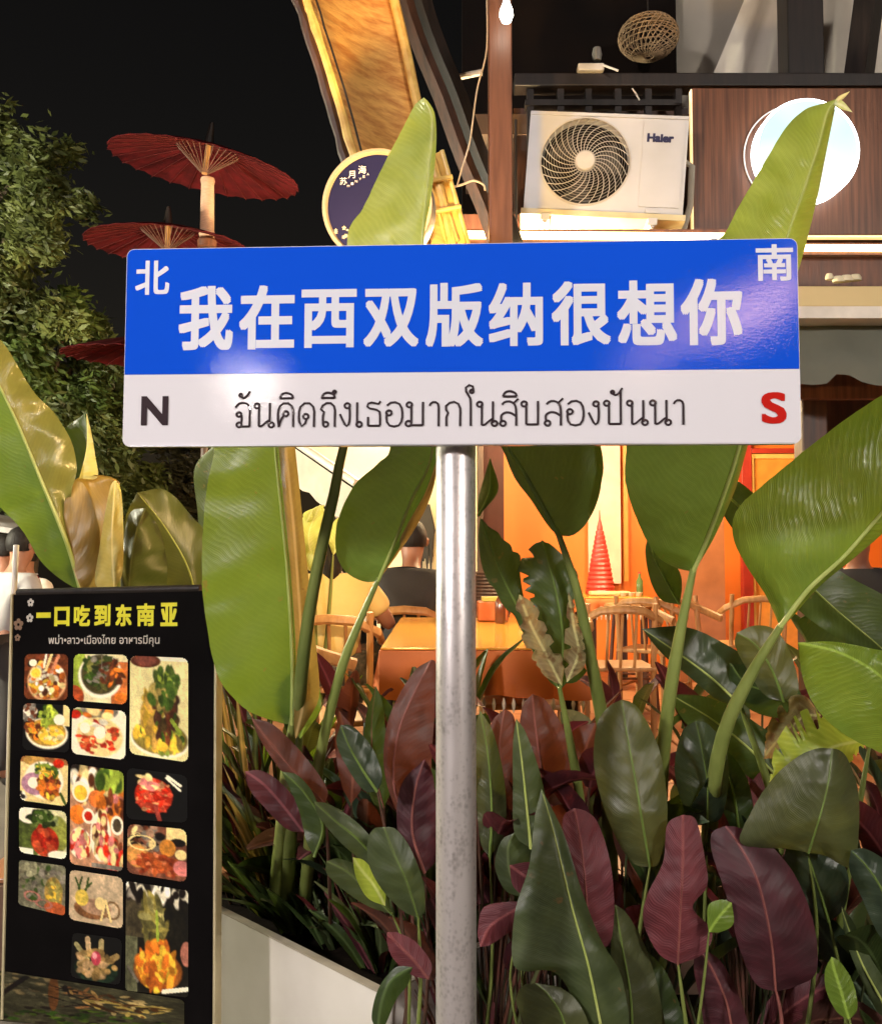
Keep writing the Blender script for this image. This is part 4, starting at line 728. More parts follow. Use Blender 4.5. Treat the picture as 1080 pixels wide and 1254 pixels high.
# --- filler: shaded undergrowth standing in the beds
def leaf3(parent, base, dirv, length, width, mat, droop=.5, twist=0, n=9, m=3, name='leaf'):
    d = Vector(dirv).normalized(); side = d.cross(Vector((0, 0, 1))); side = side.normalized() if side.length > .01 else Vector((1, 0, 0))
    V = []; UV = []; Fc = []; p = Vector(base); s = length/(n-1)
    sd = random.random()*40
    for i in range(n):
        t = i/(n-1); w = width*(math.sin(PI*min(1, t*.93+.05))**.75)*.5
        nrm = side.cross(d).normalized(); sv = side*math.cos(twist)+nrm*math.sin(twist); nv = sv.cross(d).normalized()
        for k in range(-m, m+1):
            f = k/m; V.append(p + sv*w*f + nv*(w*.35*abs(f)**1.3 + .006*fbm(t*5+sd, f*2, sd))); UV.append((w*f, t*length))
        p = p + d*s; d = (d + Vector((0, 0, -1))*droop/(n-1)).normalized()
    c = 2*m+1
    for i in range(n-1):
        for k in range(c-1): Fc.append((i*c+k, i*c+k+1, (i+1)*c+k+1, (i+1)*c+k))
    return mesh(name, V, Fc, M[mat], parent, True, uv=UV)
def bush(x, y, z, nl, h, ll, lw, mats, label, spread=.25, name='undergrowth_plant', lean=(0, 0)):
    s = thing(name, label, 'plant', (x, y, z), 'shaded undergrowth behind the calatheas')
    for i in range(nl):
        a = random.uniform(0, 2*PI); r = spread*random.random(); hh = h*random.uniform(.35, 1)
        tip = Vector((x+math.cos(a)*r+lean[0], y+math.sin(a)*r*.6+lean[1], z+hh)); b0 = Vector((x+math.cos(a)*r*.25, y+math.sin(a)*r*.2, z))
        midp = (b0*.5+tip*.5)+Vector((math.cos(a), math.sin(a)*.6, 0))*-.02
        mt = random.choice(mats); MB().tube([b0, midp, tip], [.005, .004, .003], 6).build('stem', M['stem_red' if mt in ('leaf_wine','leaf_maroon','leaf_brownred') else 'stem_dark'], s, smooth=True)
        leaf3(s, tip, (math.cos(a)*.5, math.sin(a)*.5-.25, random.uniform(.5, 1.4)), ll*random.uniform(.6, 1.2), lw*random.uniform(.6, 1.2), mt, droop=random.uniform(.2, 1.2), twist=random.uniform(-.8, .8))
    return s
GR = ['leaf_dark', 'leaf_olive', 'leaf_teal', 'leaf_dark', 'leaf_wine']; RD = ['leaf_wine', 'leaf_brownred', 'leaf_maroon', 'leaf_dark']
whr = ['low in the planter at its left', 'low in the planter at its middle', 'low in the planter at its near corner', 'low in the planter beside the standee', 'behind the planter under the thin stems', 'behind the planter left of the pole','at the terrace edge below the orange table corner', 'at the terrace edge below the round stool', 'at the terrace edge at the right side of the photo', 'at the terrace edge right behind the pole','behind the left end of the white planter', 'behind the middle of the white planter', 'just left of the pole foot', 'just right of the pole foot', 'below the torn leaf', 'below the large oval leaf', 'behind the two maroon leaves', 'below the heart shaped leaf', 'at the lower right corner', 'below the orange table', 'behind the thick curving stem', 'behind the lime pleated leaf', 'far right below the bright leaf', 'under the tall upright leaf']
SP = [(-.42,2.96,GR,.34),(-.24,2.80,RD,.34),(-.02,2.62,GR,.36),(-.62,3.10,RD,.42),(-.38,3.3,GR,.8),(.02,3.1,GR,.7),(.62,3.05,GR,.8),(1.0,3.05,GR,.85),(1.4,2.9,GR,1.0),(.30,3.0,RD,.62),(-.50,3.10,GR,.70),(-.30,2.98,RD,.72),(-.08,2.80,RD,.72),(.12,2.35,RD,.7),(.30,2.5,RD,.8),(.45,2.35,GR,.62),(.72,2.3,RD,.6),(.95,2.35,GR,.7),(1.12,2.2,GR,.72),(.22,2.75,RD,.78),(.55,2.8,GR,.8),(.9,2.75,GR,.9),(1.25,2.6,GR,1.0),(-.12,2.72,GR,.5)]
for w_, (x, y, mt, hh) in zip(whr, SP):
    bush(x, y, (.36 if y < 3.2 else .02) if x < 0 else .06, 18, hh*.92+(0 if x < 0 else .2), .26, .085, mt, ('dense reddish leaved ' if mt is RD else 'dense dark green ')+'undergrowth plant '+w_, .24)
# --- grassy, narrow leaved palm left, in the planter
def grassy(x, y, z, n, h, w, mats, label, spread, cat='plant', name='narrow_leaved_plant'):
    s = thing(name, label, cat, (x, y, z), 'narrow-leaved plants in the white planter')
    for i in range(n):
        a = random.uniform(0, 2*PI); r = random.random()*.05
        leaf3(s, (x+r*math.cos(a), y+r*math.sin(a), z), (math.cos(a)*spread, math.sin(a)*spread, random.uniform(.8, 1.6)), h*random.uniform(.6, 1.15), w*random.uniform(.6, 1.3), random.choice(mats), droop=random.uniform(.1, 1.0), twist=random.uniform(-1, 1), n=8, m=1)
    return s
G2 = ['leaf_olive', 'leaf_dark', 'leaf_low', 'leaf_brownred']
ZP = .37
grassy(-.50, 3.0, ZP, 34, .52, .020, ['leaf_olive', 'leaf_mid', 'leaf_olive', 'leaf_gold'], 'narrow leaved olive plant at the left end of the white planter', .40)
grassy(-.62, 3.2, ZP, 46, .80, .026, ['leaf_olive', 'leaf_mid', 'leaf_gold'], 'arching narrow leaved plant just right of the menu standee', .38)
grassy(-.32, 2.88, ZP, 34, .42, .020, G2, 'narrow leaved green plant in the middle of the white planter', .40)
grassy(-.12, 2.66, ZP, 34, .36, .018, G2, 'reddish thin leaved plant at the corner of the white planter', .42)
grassy(.10, 2.4, .07, 40, .62, .014, ['leaf_brownred', 'leaf_wine', 'leaf_olive'], 'thin dry leaved tuft at the foot of the pole', .30)

for x, y, w_ in ((-.20,2.56,'at the near corner of the planter rim'), (-.34,2.70,'along the front rim of the planter'), (-.47,2.83,'halfway along the planter rim'), (-.58,2.96,'at the far end of the planter rim')):
    grassy(x+.04, y+.05, ZP, 22, .30, .034, ['leaf_dark', 'leaf_wine', 'leaf_low', 'leaf_olive', 'leaf_dark'], 'short dark broad bladed tuft '+w_, .75)
    grassy(x+.10, y+.12, ZP, 14, .52, .040, ['leaf_dark', 'leaf_wine', 'leaf_brownred', 'leaf_low'], 'taller dark bladed plant '+w_, .45)
# ------------------------------------------------------------------ GROUND, PLANTER, BEDS
def structure(o): o['kind'] = 'structure'; return o
paving = pm('lane paving', (.16, .14, .12), .7, 0, (.09, .08, .07), 3, .5, 30)
structure(MB().box((-60, -40, -.3), (60, 120, 0)).build('ground', paving))
structure(MB().box((-.05, 1.95, .002), (2.2, 3.15, .07)).build('planting_bed', M['soil']))
deckm = pm('restaurant floor tile', (.42, .20, .10), .35, 0, (.30, .13, .06), 2, .2, 20)
structure(MB().box((-1.6, 3.2, .005), (5.5, 12, .40)).build('restaurant_terrace', pm('terrace core', (.2,.12,.08), .8)))
tl = None
for i in range(12):
    for j in range(13):
        lo = (-1.58+i*.59, 3.22+j*.67, .402)
        if tl is None:
            tl = MB().box(lo, (lo[0]+.575, lo[1]+.655, .42), bev=.004).build('floor_tile', deckm); tl['kind'] = 'structure'; t0 = lo; ORG0 = tl.location.copy()
        else:
            q = tl.copy(); COL.objects.link(q); q.location = ORG0 + Vector((lo[0]-t0[0], lo[1]-t0[1], 0))
# white planter box: front edge runs away to the left
def planter():
    C = at(470.5, 1219, 2.3); zt = C.z; C.z = 0
    A = at(262, 1113, 2.3); d = A-EYE; A = EYE + d*((zt-1.5)/d.z); A.z = 0
    a = (A-C).normalized(); b = Vector((.66, .75, 0)); L1 = 1.25; L2 = .75
    s = thing('planter', 'white rectangular planter box with dark soil at the bottom, right of the menu standee', 'planter', (C+a*L1/2+b*L2/2))
    wm = pm('white planter lacquer', (.76, .72, .68), .45, 0, (.56, .52, .46), 2.2, .25, 24, detail=9)
    rimc = pm('grey planter rim', (.42, .37, .30), .5, 0, (.32, .28, .22), 20)
    P4 = [C, C+a*L1, C+a*L1+b*L2, C+b*L2]; t = .022
    for i, nm in enumerate(('side_panel',)*4):
        p, q = P4[i], P4[(i+1) % 4]; u = (q-p).normalized(); n = Vector((u.y, -u.x, 0))
        cen = (P4[0]+P4[2])/2
        if n.dot(cen-p) < 0: n = -n
        e = t if i % 2 else 0
        MB().prism([p+u*e+Vector((0,0,.03)), q-u*e+Vector((0,0,.03)), q-u*e+Vector((0,0,zt-.004)), p+u*e+Vector((0,0,zt-.004))], n, t).build(nm, wm, s)
        MB().prism([p+u*(e+.001)+Vector((0,0,zt-.003)), q-u*(e+.001)+Vector((0,0,zt-.003)), q-u*(e+.001)+n*(t+.003)+Vector((0,0,zt-.003)), p+u*(e+.001)+n*(t+.003)+Vector((0,0,zt-.003))], Vector((0,0,1)), .004).build('rim', rimc, s)
    inn = [C+a*t+b*t, C+a*(L1-t)+b*t, C+a*(L1-t)+b*(L2-t), C+a*t+b*(L2-t)]
    n = 14; V = []
    for j in range(n+1):
        for i in range(n+1):
            p = inn[0].lerp(inn[1], i/n).lerp(inn[3].lerp(inn[2], i/n), j/n); p.z = zt-.07+.02*fbm(p.x*9, p.y*9); V.append(p)
    mesh('soil', V, [(j*(n+1)+i, j*(n+1)+i+1, (j+1)*(n+1)+i+1, (j+1)*(n+1)+i) for j in range(n) for i in range(n)], M['soil'], s, True)
    MB().prism([C+a*.05+b*.05, C+a*(L1-.05)+b*.05, C+a*(L1-.05)+b*(L2-.05), C+a*.05+b*(L2-.05)], Vector((0,0,1)), .03).build('foot', M['black_wood'], s)
planter()

# ------------------------------------------------------------------ RED OIL-PAPER UMBRELLAS
def umbrella(px, py, D, rpx, tilt, turn, label, pole=True):
    c = at(px, py, D); R_ = rpx/F*D
    s = thing('paper_umbrella', label, 'umbrella', c, 'red paper umbrellas on the mast'); R = Matrix.Rotation(tilt, 3, 'Y') @ Matrix.Rotation(turn, 3, 'X')
    red = pm('red oiled paper', (.085, .007, .009), .8, 0, (.035, .004, .005), 9, .3, 40, spec=.08); ribm = pm('red bamboo rib', (.085, .014, .013), .7, 0, (.05,.007,.008), 20, spec=.08)
    n = 28; rings = 7; V = []; Fc = []
    for k in range(rings+1):
        t = .04+.96*k/rings
        for i in range(n*2):
            a = PI*i/n; sc = 1 if i % 2 == 0 else .985
            V.append(c + R @ Vector((R_*t*sc*math.cos(a), R_*t*sc*math.sin(a), R_*(.27-.27*t**1.25) + (0 if i % 2 == 0 else .010*t))))
    m = n*2
    for k in range(rings):
        for i in range(m): Fc.append((k*m+i, k*m+(i+1) % m, (k+1)*m+(i+1) % m, (k+1)*m+i))
    o = mesh('canopy', V, Fc, red, s); so = o.modifiers.new('thickness', 'SOLIDIFY'); so.thickness = .004
    rb = MB(); st = MB()
    for i in range(n):
        a = 2*PI*i/n; pts = [c + R @ Vector((R_*t*math.cos(a), R_*t*math.sin(a), R_*(.27-.27*t**1.25)-.006)) for t in (.05, .3, .6, .8, 1.0)]
        rb.tube(pts, .003, 4); st.tube([c + R @ Vector((.03*math.cos(a), .03*math.sin(a), -.02)), c + R @ Vector((R_*.33*math.cos(a), R_*.33*math.sin(a), R_*.20))], .003, 4)
    tag(rb.build('ribs', ribm, s), kind='stuff'); tag(st.build('struts', pm('strut bamboo', (.12,.055,.035), .7), s), kind='stuff')
    MB().tube([c + R @ Vector((0,0,-.03)), c + R @ Vector((0,0,R_*.3))], .022, 10).build('shaft', M['pale_wood'], s, smooth=True)
    MB().tube([c + R @ Vector((0,0,R_*.26)), c + R @ Vector((0,0,R_*.36)), c + R @ Vector((0,0,R_*.5))], [.04,.03,.014], 10).build('cap', M['black_wood'], s, smooth=True)
    return s
umbrella(251, 208, 7.0, 117, math.radians(9.5), math.radians(6), 'topmost red paper umbrella on the mast, seen whole against the night sky')
umbrella(205, 302, 7.15, 99, math.radians(2), math.radians(4), 'middle red paper umbrella half hidden by the top left corner of the sign')
umbrella(192, 440, 7.3, 112, math.radians(2), math.radians(4), 'lowest red paper umbrella, its tip poking out left of the sign')
ms = thing('umbrella_mast', 'pale wrapped mast that carries the red paper umbrellas', 'mast', (at(257, 700, 7.08).x, 7.1, 0))
wrap = pm('wound cloth', (.66, .42, .28), .7, 0, (.5, .3, .2), 30, .6, 60, (1, 1, 6))
x = at(254, 250, 7.1).x
MB().tube([(x, 7.1, 0), (x, 7.1, at(0,222,7.1).z)], .03, 12).build('pole', M['dark_wood'], ms, smooth=True)
z0, z1 = at(0, 290, 7.1).z, at(0, 218, 7.1).z
MB().lathe((x, 7.1, 0), [(.058, z0), (.062, z0+.02), (.054, z0+.05), (.052, (z0+z1)/2), (.049, z1-.05), (.056, z1-.02), (.05, z1)], 18).build('cloth_wrap', wrap, ms, smooth=True)
z2 = at(0, 295, 7.1).z; MB().lathe((x, 7.1, 0), [(.07, z2-.05), (.075, z2), (.06, z2+.02)], 16).build('collar', M['red_wood'], ms, smooth=True)

# ------------------------------------------------------------------ TREES AT THE LEFT
def tree(cx, cy, label, clumps, trunk, seed, nleaf=2300, cols=('tree_a', 'tree_b'), ll=.115):
    r = np.random.default_rng(seed); s = thing('street_tree', label, 'tree', (cx, cy, 0), 'trees at the left')
    tips = [Vector(c[:3]) for c in clumps]; top = Vector(trunk)
    MB().tube([(cx, cy, 0), (cx+.05, cy, top.z*.4), tuple(top)], [.16, .13, .08], 12).build('trunk', M['bark'], s, smooth=True)
    lb = MB()
    for t_ in tips: lb.tube([top*.9+Vector((cx,cy,0))*.1, (top+t_)/2+Vector((0,0,.15)), t_], [.06, .035, .012], 7)
    lb.build('limbs', M['bark'], s, smooth=True)
    for ci, col in enumerate(cols):
        V = []; Fc = []
        for c in clumps[ci::len(cols)]:
            x0, y0, zz, rad = c; nsub = 9
            subs = [Vector((x0, y0, zz)) + Vector(tuple(r.normal(0, 1, 3)))*rad*.5 for _ in range(nsub)]
            for k in range(nleaf):
                sc = subs[r.integers(nsub)]; p = sc + Vector(tuple(r.normal(0, 1, 3)))*rad*.24
                d = Vector(tuple(r.normal(0, .5, 3))) + Vector((.75, -.2, -.35)); d.normalize()
                w = d.cross(Vector(tuple(r.normal(0, 1, 3)))).normalized(); L_ = ll*(.5+.8*r.random()); wd = L_*.16
                n = len(V); V += [p-d*L_*.5, p+w*wd, p+d*L_*.5, p-w*wd]; Fc.append((n, n+1, n+2, n+3))
        tag(mesh('foliage', V, Fc, M[col], s), kind='stuff')
    return s
M['bark'] = pm('bark', (.10, .07, .045), .9, 0, (.05, .035, .025), 14, 1, 30)
def folmat(name, c, c2):
    m, t, p, out = nt(name); g = N(t, 'ShaderNodeTexCoord'); nz = N(t, 'ShaderNodeTexNoise'); nz.inputs['Scale'].default_value = 2.4; t.links.new(g.outputs['Object'], nz.inputs['Vector'])
    rp = N(t, 'ShaderNodeValToRGB'); rp.color_ramp.elements[0].position = .38; rp.color_ramp.elements[1].position = .62; rp.color_ramp.elements[0].color = c4(c2); rp.color_ramp.elements[1].color = c4(c)
    t.links.new(nz.outputs[0], rp.inputs[0]); t.links.new(rp.outputs[0], p.inputs['Base Color']); p.inputs['Roughness'].default_value = .5
    tr = N(t, 'ShaderNodeBsdfTranslucent'); t.links.new(rp.outputs[0], tr.inputs[0]); ms_ = N(t, 'ShaderNodeMixShader'); ms_.inputs[0].default_value = .35
    t.links.new(p.outputs[0], ms_.inputs[1]); t.links.new(tr.outputs[0], ms_.inputs[2]); t.links.new(ms_.outputs[0], out.inputs[0]); return m
M['tree_a'] = folmat('tree leaves', (.17, .20, .055), (.06, .075, .02)); M['tree_b'] = folmat('tree leaves darker', (.12, .15, .042), (.045, .06, .016))
M['tree_c'] = folmat('fresh tree leaves', (.13, .19, .04), (.05, .08, .018)); M['tree_d'] = folmat('grey tree leaves', (.10, .095, .05), (.045, .042, .02))
def cl(px, py, D, rpx): p = at(px, py, D); return (p.x, p.y, p.z, rpx/F*D)
tree(at(-60,600,8.5).x, 8.5, 'tallest tree at the left edge with drooping yellowish green foliage reaching the night sky', [cl(-20,160,8.5,55), cl(30,205,8.4,42), cl(45,255,8.3,40), cl(0,285,8.6,60), cl(55,300,8.2,28), cl(-30,350,8.4,60), cl(15,360,8.5,42), cl(-10,230,8.7,50)], at(-40,330,8.5), 1)
tree(at(20,700,9.5).x, 9.5, 'wide leafy tree behind the lowest red umbrella, left of the sign', [cl(35,400,9.4,52), cl(80,400,9.3,36), cl(105,415,9.6,30), cl(60,460,9.2,55), cl(120,480,9.5,45), cl(10,450,9.6,55), cl(90,530,9.2,52), cl(40,540,9.6,55), cl(130,545,9.5,40), cl(0,390,9.0,40)], at(50,560,9.5), 2, 2300, ('tree_b', 'tree_c'))
tree(at(150,760,10.5).x, 10.5, 'fresher green bushy tree directly left of the lower sign corner', [cl(135,510,10.4,45), cl(150,555,10.4,42), cl(120,580,10.2,45), cl(165,590,10.4,36), cl(70,600,10.6,50), cl(170,520,10.9,40)], at(140,640,10.5), 3, 2300, ('tree_c', 'tree_b'))
tree(at(215,760,12).x, 12, 'thin grey leaved tree far behind, below the sign corner', [cl(215,575,12,32), cl(240,600,12,32), cl(195,615,12,30), cl(225,640,12,30), cl(270,590,12.3,34), cl(305,610,12.3,34)], at(222,660,12), 4, 700, ('tree_d', 'tree_d'), .13)

# ------------------------------------------------------------------ LIT ROOF EAVE (woven mat soffit) ABOVE THE BLUE LIGHT BOX
def eave():
    s = thing('roof_eave', 'steep orange lit bamboo mat eave slanting down from the top edge', 'roof', at(470, 150, 3.6))
    m, t, p, out = nt('woven bamboo mat'); L = t.links
    tc = N(t, 'ShaderNodeTexCoord'); mp = N(t, 'ShaderNodeMapping'); mp.inputs['Scale'].default_value = (2.2, 2.2, 9); mp.inputs['Rotation'].default_value = (0, math.radians(-24), 0); L.new(tc.outputs['Object'], mp.inputs[0])
    nz = N(t, 'ShaderNodeTexNoise'); nz.inputs['Scale'].default_value = 3.2; nz.inputs['Detail'].default_value = 9; nz.inputs['Roughness'].default_value = .65; L.new(mp.outputs[0], nz.inputs['Vector'])
    rp = N(t, 'ShaderNodeValToRGB'); rp.color_ramp.elements[0].position = .36; rp.color_ramp.elements[1].position = .60
    rp.color_ramp.elements[0].color = (.50, .19, .04, 1); rp.color_ramp.elements[1].color = (.80, .44, .12, 1); L.new(nz.outputs[0], rp.inputs[0]); L.new(rp.outputs[0], p.inputs['Base Color'])
    p.inputs['Roughness'].default_value = .45
    b = N(t, 'ShaderNodeBump'); b.inputs['Strength'].default_value = .5; b.inputs['Distance'].default_value = .01; L.new(nz.outputs[0], b.inputs['Height']); L.new(b.outputs[0], p.inputs['Normal'])
    # sheet from outline, slightly bowed
    Ls = [(352,-60),(374,0),(398,75),(412,120),(427,175),(441,225),(455,300),(470,380)]; Rs = [(470,-60),(486,0),(500,60),(512,118),(526,175),(540,225),(556,298),(572,380)]
    n = 24; A = spline(Ls, n); B = spline(Rs, n); V = []; UV = []
    for i in range(n):
        for k in range(9):
            t_ = k/8; x_, y_ = A[i]*(1-t_)+B[i]*t_
            V.append(at(x_, y_, 3.35+.35*t_ + .05*math.sin(t_*PI) + .012*fbm(i*.6, k*.7)))
    o = mesh('mat_soffit', V, [(i*9+k, i*9+k+1, (i+1)*9+k+1, (i+1)*9+k) for i in range(n-1) for k in range(8)], m, s, True)
    so = o.modifiers.new('thickness', 'SOLIDIFY'); so.thickness = .03; so.offset = 1
    # wavy edge lath and cord along the left rim
    MB().tube([at(a[0]+2+2*fbm(i*.8, 1), a[1], 3.32) for i, a in enumerate(A)], [.016+.006*fbm(i*.9, 5) for i in range(n)], 8).build('edge_lath', pm('yellow lath', (.75,.50,.13), .5, 0, (.5,.26,.05), 20, .5, 40), s, smooth=True)
    MB().tube([at(a[0]-9+3*fbm(i*.9, 2), a[1], 3.36) for i, a in enumerate(A)], [.02+.008*fbm(i*.9, 8) for i in range(n)], 8).build('bark_edge', M['dark_wood'], s, smooth=True)
    MB().tube([at(a[0]+13+1.5*fbm(i*1.1, 3), a[1], 3.31) for i, a in enumerate(A)], .004, 6).build('cord', M['black_wood'], s, smooth=True)
    MB().tube([at(a[0]-3, a[1], 3.66) for a in B], .02, 8).build('edge_lath', bpy.data.materials['yellow lath'], s, smooth=True)
    # heavy dark rafter on the right
    RA = spline([(478,-60),(490,0),(510,60),(535,120),(560,190),(590,262),(612,330)], 16)
    MB().tube([at(a[0]+6, a[1], 3.80) for a in RA], .035, 4).build('rafter', M['dark_wood'], s)
    MB().tube([at(a[0]+24, a[1], 3.9) for a in RA], .05, 4).build('rafter', M['black_wood'], s)
    # bamboo slats below the soffit
    bm = pm('yellow bamboo', (.72, .50, .14), .4, 0, (.5, .3, .07), 14, .3, 40)
    MB().prism([at(513,196,3.66), at(541,184,3.66), at(574,300,3.68), at(534,300,3.68)], (0,1,0), .02).build('lit_board', pm('yellow lit board', (.80,.55,.14), .5, 0, (.62,.36,.07), 8, .5, 20), s)
    for x0, y0, x1, y1 in ((525,186,560,296),(541,184,574,300)):
        MB().tube([at(x0, y0, 3.64), at(x1, y1, 3.66)], .010, 8).build('bamboo_slat', bm, s, smooth=True)
    for yy in (219, 256): MB().tube([at(514+(yy-190)*.28, yy+3, 3.62), at(546+(yy-190)*.28, yy-3, 3.62)], .010, 8).build('bamboo_slat', bm, s, smooth=True)
eave()

# round blue light box
def bluebox():
    c = at(462, 252, 3.05); s = thing('round_sign', 'round navy blue sign with cream rim, small white characters and flowers, behind the leaf tip', 'round sign', (c.x, c.y, c.z))
    r = 70/F*3.05; R = frame(Vector((-.10, -1, -.12)))
    P = Plane(c, Vector((1, -.10, 0)), Vector((0, -.12, 1)))
    cm = pm('cream metal ring', (.24, .20, .15), .5, 0, (.18, .15, .11), 10)
    MB().lathe(c, [(r*.86, -.09), (r, -.09), (r, .0), (r*.985, .012), (r*.93, .014), (r*.90, .004), (r*.90, -.02)], 64, R=R).build('rim', cm, s, smooth=True)
    bl = pm('navy blue face', (.004, .004, .034), .6, 0, (.003, .003, .026), 3, spec=.15)
    MB().lathe(c, [(r*.905, -.03), (r*.905, -.004)], 64, R=R).build('face', bl, s)
    wt = pm('white paint print', (.45, .44, .5), .5)
    for ch, x_, y_, h_, ro in (('苏', 421, 222, 9, .62), ('月', 431, 214, 9, .45), ('海', 444, 208, 10, .30)):
        u, w = P.uv(x_, y_); k = h_/F*3.05/2; lettering('character', ch, P, (u-k, w-k, u+k, w+k), wt, s, bold=.006, lift=.006, rot=ro)
    for i, ch in enumerate('MINYEA'):
        a = i/5; x_, y_ = 427+a*24, 228-a*14.5; u, w = P.uv(x_, y_); k = 3.0/F*3.05/2; lettering('letter', ch, P, (u-k, w-k, u+k, w+k), wt, s, bold=0, lift=.006, rot=.5)
    fl = MB(); fr = random.Random(4)
    for i in range(70):
        x_ = fr.uniform(404, 528); y_ = fr.uniform(276, 312) + abs(x_-462)*-.12+6
        if (x_-462)**2+(y_-252)**2 > 60**2: continue
        u, w = P.uv(x_, y_); rr = fr.uniform(.004, .009); a0 = fr.random()*6
        fl.add([P.X(u+rr*math.cos(a0+q*PI/5)*(1 if q % 2 else .55), w+rr*math.sin(a0+q*PI/5)*(1 if q % 2 else .55), .0015+i*.00003) for q in range(10)], [tuple(range(10))])
    tag(fl.build('flower_print', pm('white flowers print', (.32, .30, .25), .5, 0, (.2, .17, .13), 40), s, fix=False), kind='stuff')
    MB().tube([c+Vector((.1,.06,0)), c+Vector((.16,.5,.05))], .015, 8).build('bracket', M['black_wood'], s)
bluebox()

# ------------------------------------------------------------------ RESTAURANT FACADE, UPPER PART
def zat(py, D): return at(0, py, D).z
def xat(px, D): return at(px, 600, D).x
rest = thing('restaurant_building', 'two storey timber restaurant with dark beams, warm light strip and orange back wall', 'restaurant', (1.5, 6, 0))
orange = pm('orange wall paint', (.78, .19, .022), .55, 0, (.70, .16, .016), 1.5, .12, 30)
MB().box((xat(600,9.5), 9.5, .4), (6.2, 9.6, 3.55)).build('back_wall', orange, rest)
MB().box((xat(592,8.3), 8.3, .4), (xat(617,8.3), 8.5, 3.55), bev=.005).build('column', pm('dark red column paint', (.055,.014,.010), .6, 0, (.03,.009,.007), 4, spec=.2), rest)
MB().box((xat(585,8.3), 8.22, .4), (xat(592,8.3)-.002, 8.4, 3.55), bev=.005).build('column', M['dark_wood'], rest)
creamw = pm('cream lit wall', (.86, .76, .52), .6, 0, (.78, .66, .42), 2)
MB().box((xat(462,9.0), 9.0, .4), (xat(584,9.0), 9.1, 3.55)).build('side_wall', creamw, rest)
MB().box((.14, 4.45, 3.55), (6.2, 9.7, 3.65)).build('ceiling', pm('dark ceiling', (.10,.06,.04), .8), rest)
MB().box((5.8, 4.3, .4), (5.9, 9.5, 3.55)).build('side_wall', orange, rest)
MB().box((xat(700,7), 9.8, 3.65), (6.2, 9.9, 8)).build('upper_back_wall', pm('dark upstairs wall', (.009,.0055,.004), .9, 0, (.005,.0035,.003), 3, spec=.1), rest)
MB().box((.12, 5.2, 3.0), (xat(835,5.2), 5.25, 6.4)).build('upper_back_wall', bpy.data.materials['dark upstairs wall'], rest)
# fascia behind the strips
MB().box((xat(566,4.3), 4.40, 2.25), (4.2, 4.44, zat(262,4.4))).build('fascia', M['red_wood'], rest)
MB().box((xat(600,3.6), 3.6, 2.3), (xat(629,3.6), 3.69, 4.4), bev=.006).build('post', woodmat('front post wood', (.13,.055,.032), (.07,.028,.017)), rest)
MB().box((xat(634,4.2), 4.28, zat(104,4.28)), (4.2, 4.38, zat(88,4.28)), bev=.006).build('beam', M['black_wood'], rest)
MB().box((xat(648,4.2), 4.30, zat(128,4.3)), (xat(846,4.2), 4.36, zat(121,4.3))).build('rail', M['black_wood'], rest)
for px in (652, 690, 725, 762, 800, 838): MB().box((xat(px,4.3)-.015, 4.31, zat(270,4.3)), (xat(px,4.3)+.015, 4.35, zat(105,4.3))).build('baluster', M['black_wood'], rest)
MB().box((xat(634,4.3), 4.46, 2.3), (xat(860,4.3), 4.5, zat(132,4.46))).build('wall_panel', M['dark_wood'], rest)
for a_, b_ in ((975, 1021),): MB().box((xat(a_,4.6), 4.6, 3.0), (xat(b_,4.6), 4.75, 5.3), bev=.008).build('post', M['black_wood'], rest)
MB().tube([at(1035, 190, 4.55), at(1052, 90, 4.55), at(1068, -30, 4.55)], .075, 4).build('brace', M['black_wood'], rest)
MB().box((xat(832,5.3), 5.3, 2.6), (6, 5.35, 6.5)).build('upper_wall', pm('grey beige upstairs wall', (.40, .36, .30), .8, 0, (.32, .29, .24), 3), rest)
# slanted sheer curtain upstairs
cv = [at(865,110,5.0), at(880,60,5.0), at(935,-60,5.0), at(1010,-60,5.0), at(1000,120,5.0)]
cur = thing('curtain', 'pale slanted fabric upstairs above the timber panel', 'curtain', at(930, 120, 5.0))
V = []; A = spline([(862,118),(885,62),(932,-50)], 14); B = spline([(1090,118),(1090,60),(1090,-50)], 14)
for i in range(14):
    for k in range(25):
        t_ = k/24; q = A[i]*(1-t_)+B[i]*t_; V.append(at(q[0], q[1], 5.0+.02*math.sin(k*1.4+i*.2)))
mesh('drape', V, [(i*25+k, i*25+k+1, (i+1)*25+k+1, (i+1)*25+k) for i in range(13) for k in range(24)], pm('pale drape', (.66, .60, .50), .8, 0, (.56,.50,.42), 4), cur, True)
# walnut panel
pw = thing('timber_panel', 'walnut brown panel that carries the round white lamp, lit yellow along its rim', 'panel', at(965, 290, 4.2))
MB().box((xat(852,4.2), 4.17, zat(287,4.17)), (4.0, 4.21, zat(107,4.17)), bev=.004).build('board', M['panel_wood'], pw)
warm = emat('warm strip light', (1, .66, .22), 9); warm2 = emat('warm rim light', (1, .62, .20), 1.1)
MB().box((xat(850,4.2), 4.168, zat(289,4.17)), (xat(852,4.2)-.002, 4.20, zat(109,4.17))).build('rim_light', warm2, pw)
MB().box((xat(850,4.2), 4.168, zat(290.5,4.17)), (4.0, 4.20, zat(288,4.17))).build('rim_light', warm2, pw)
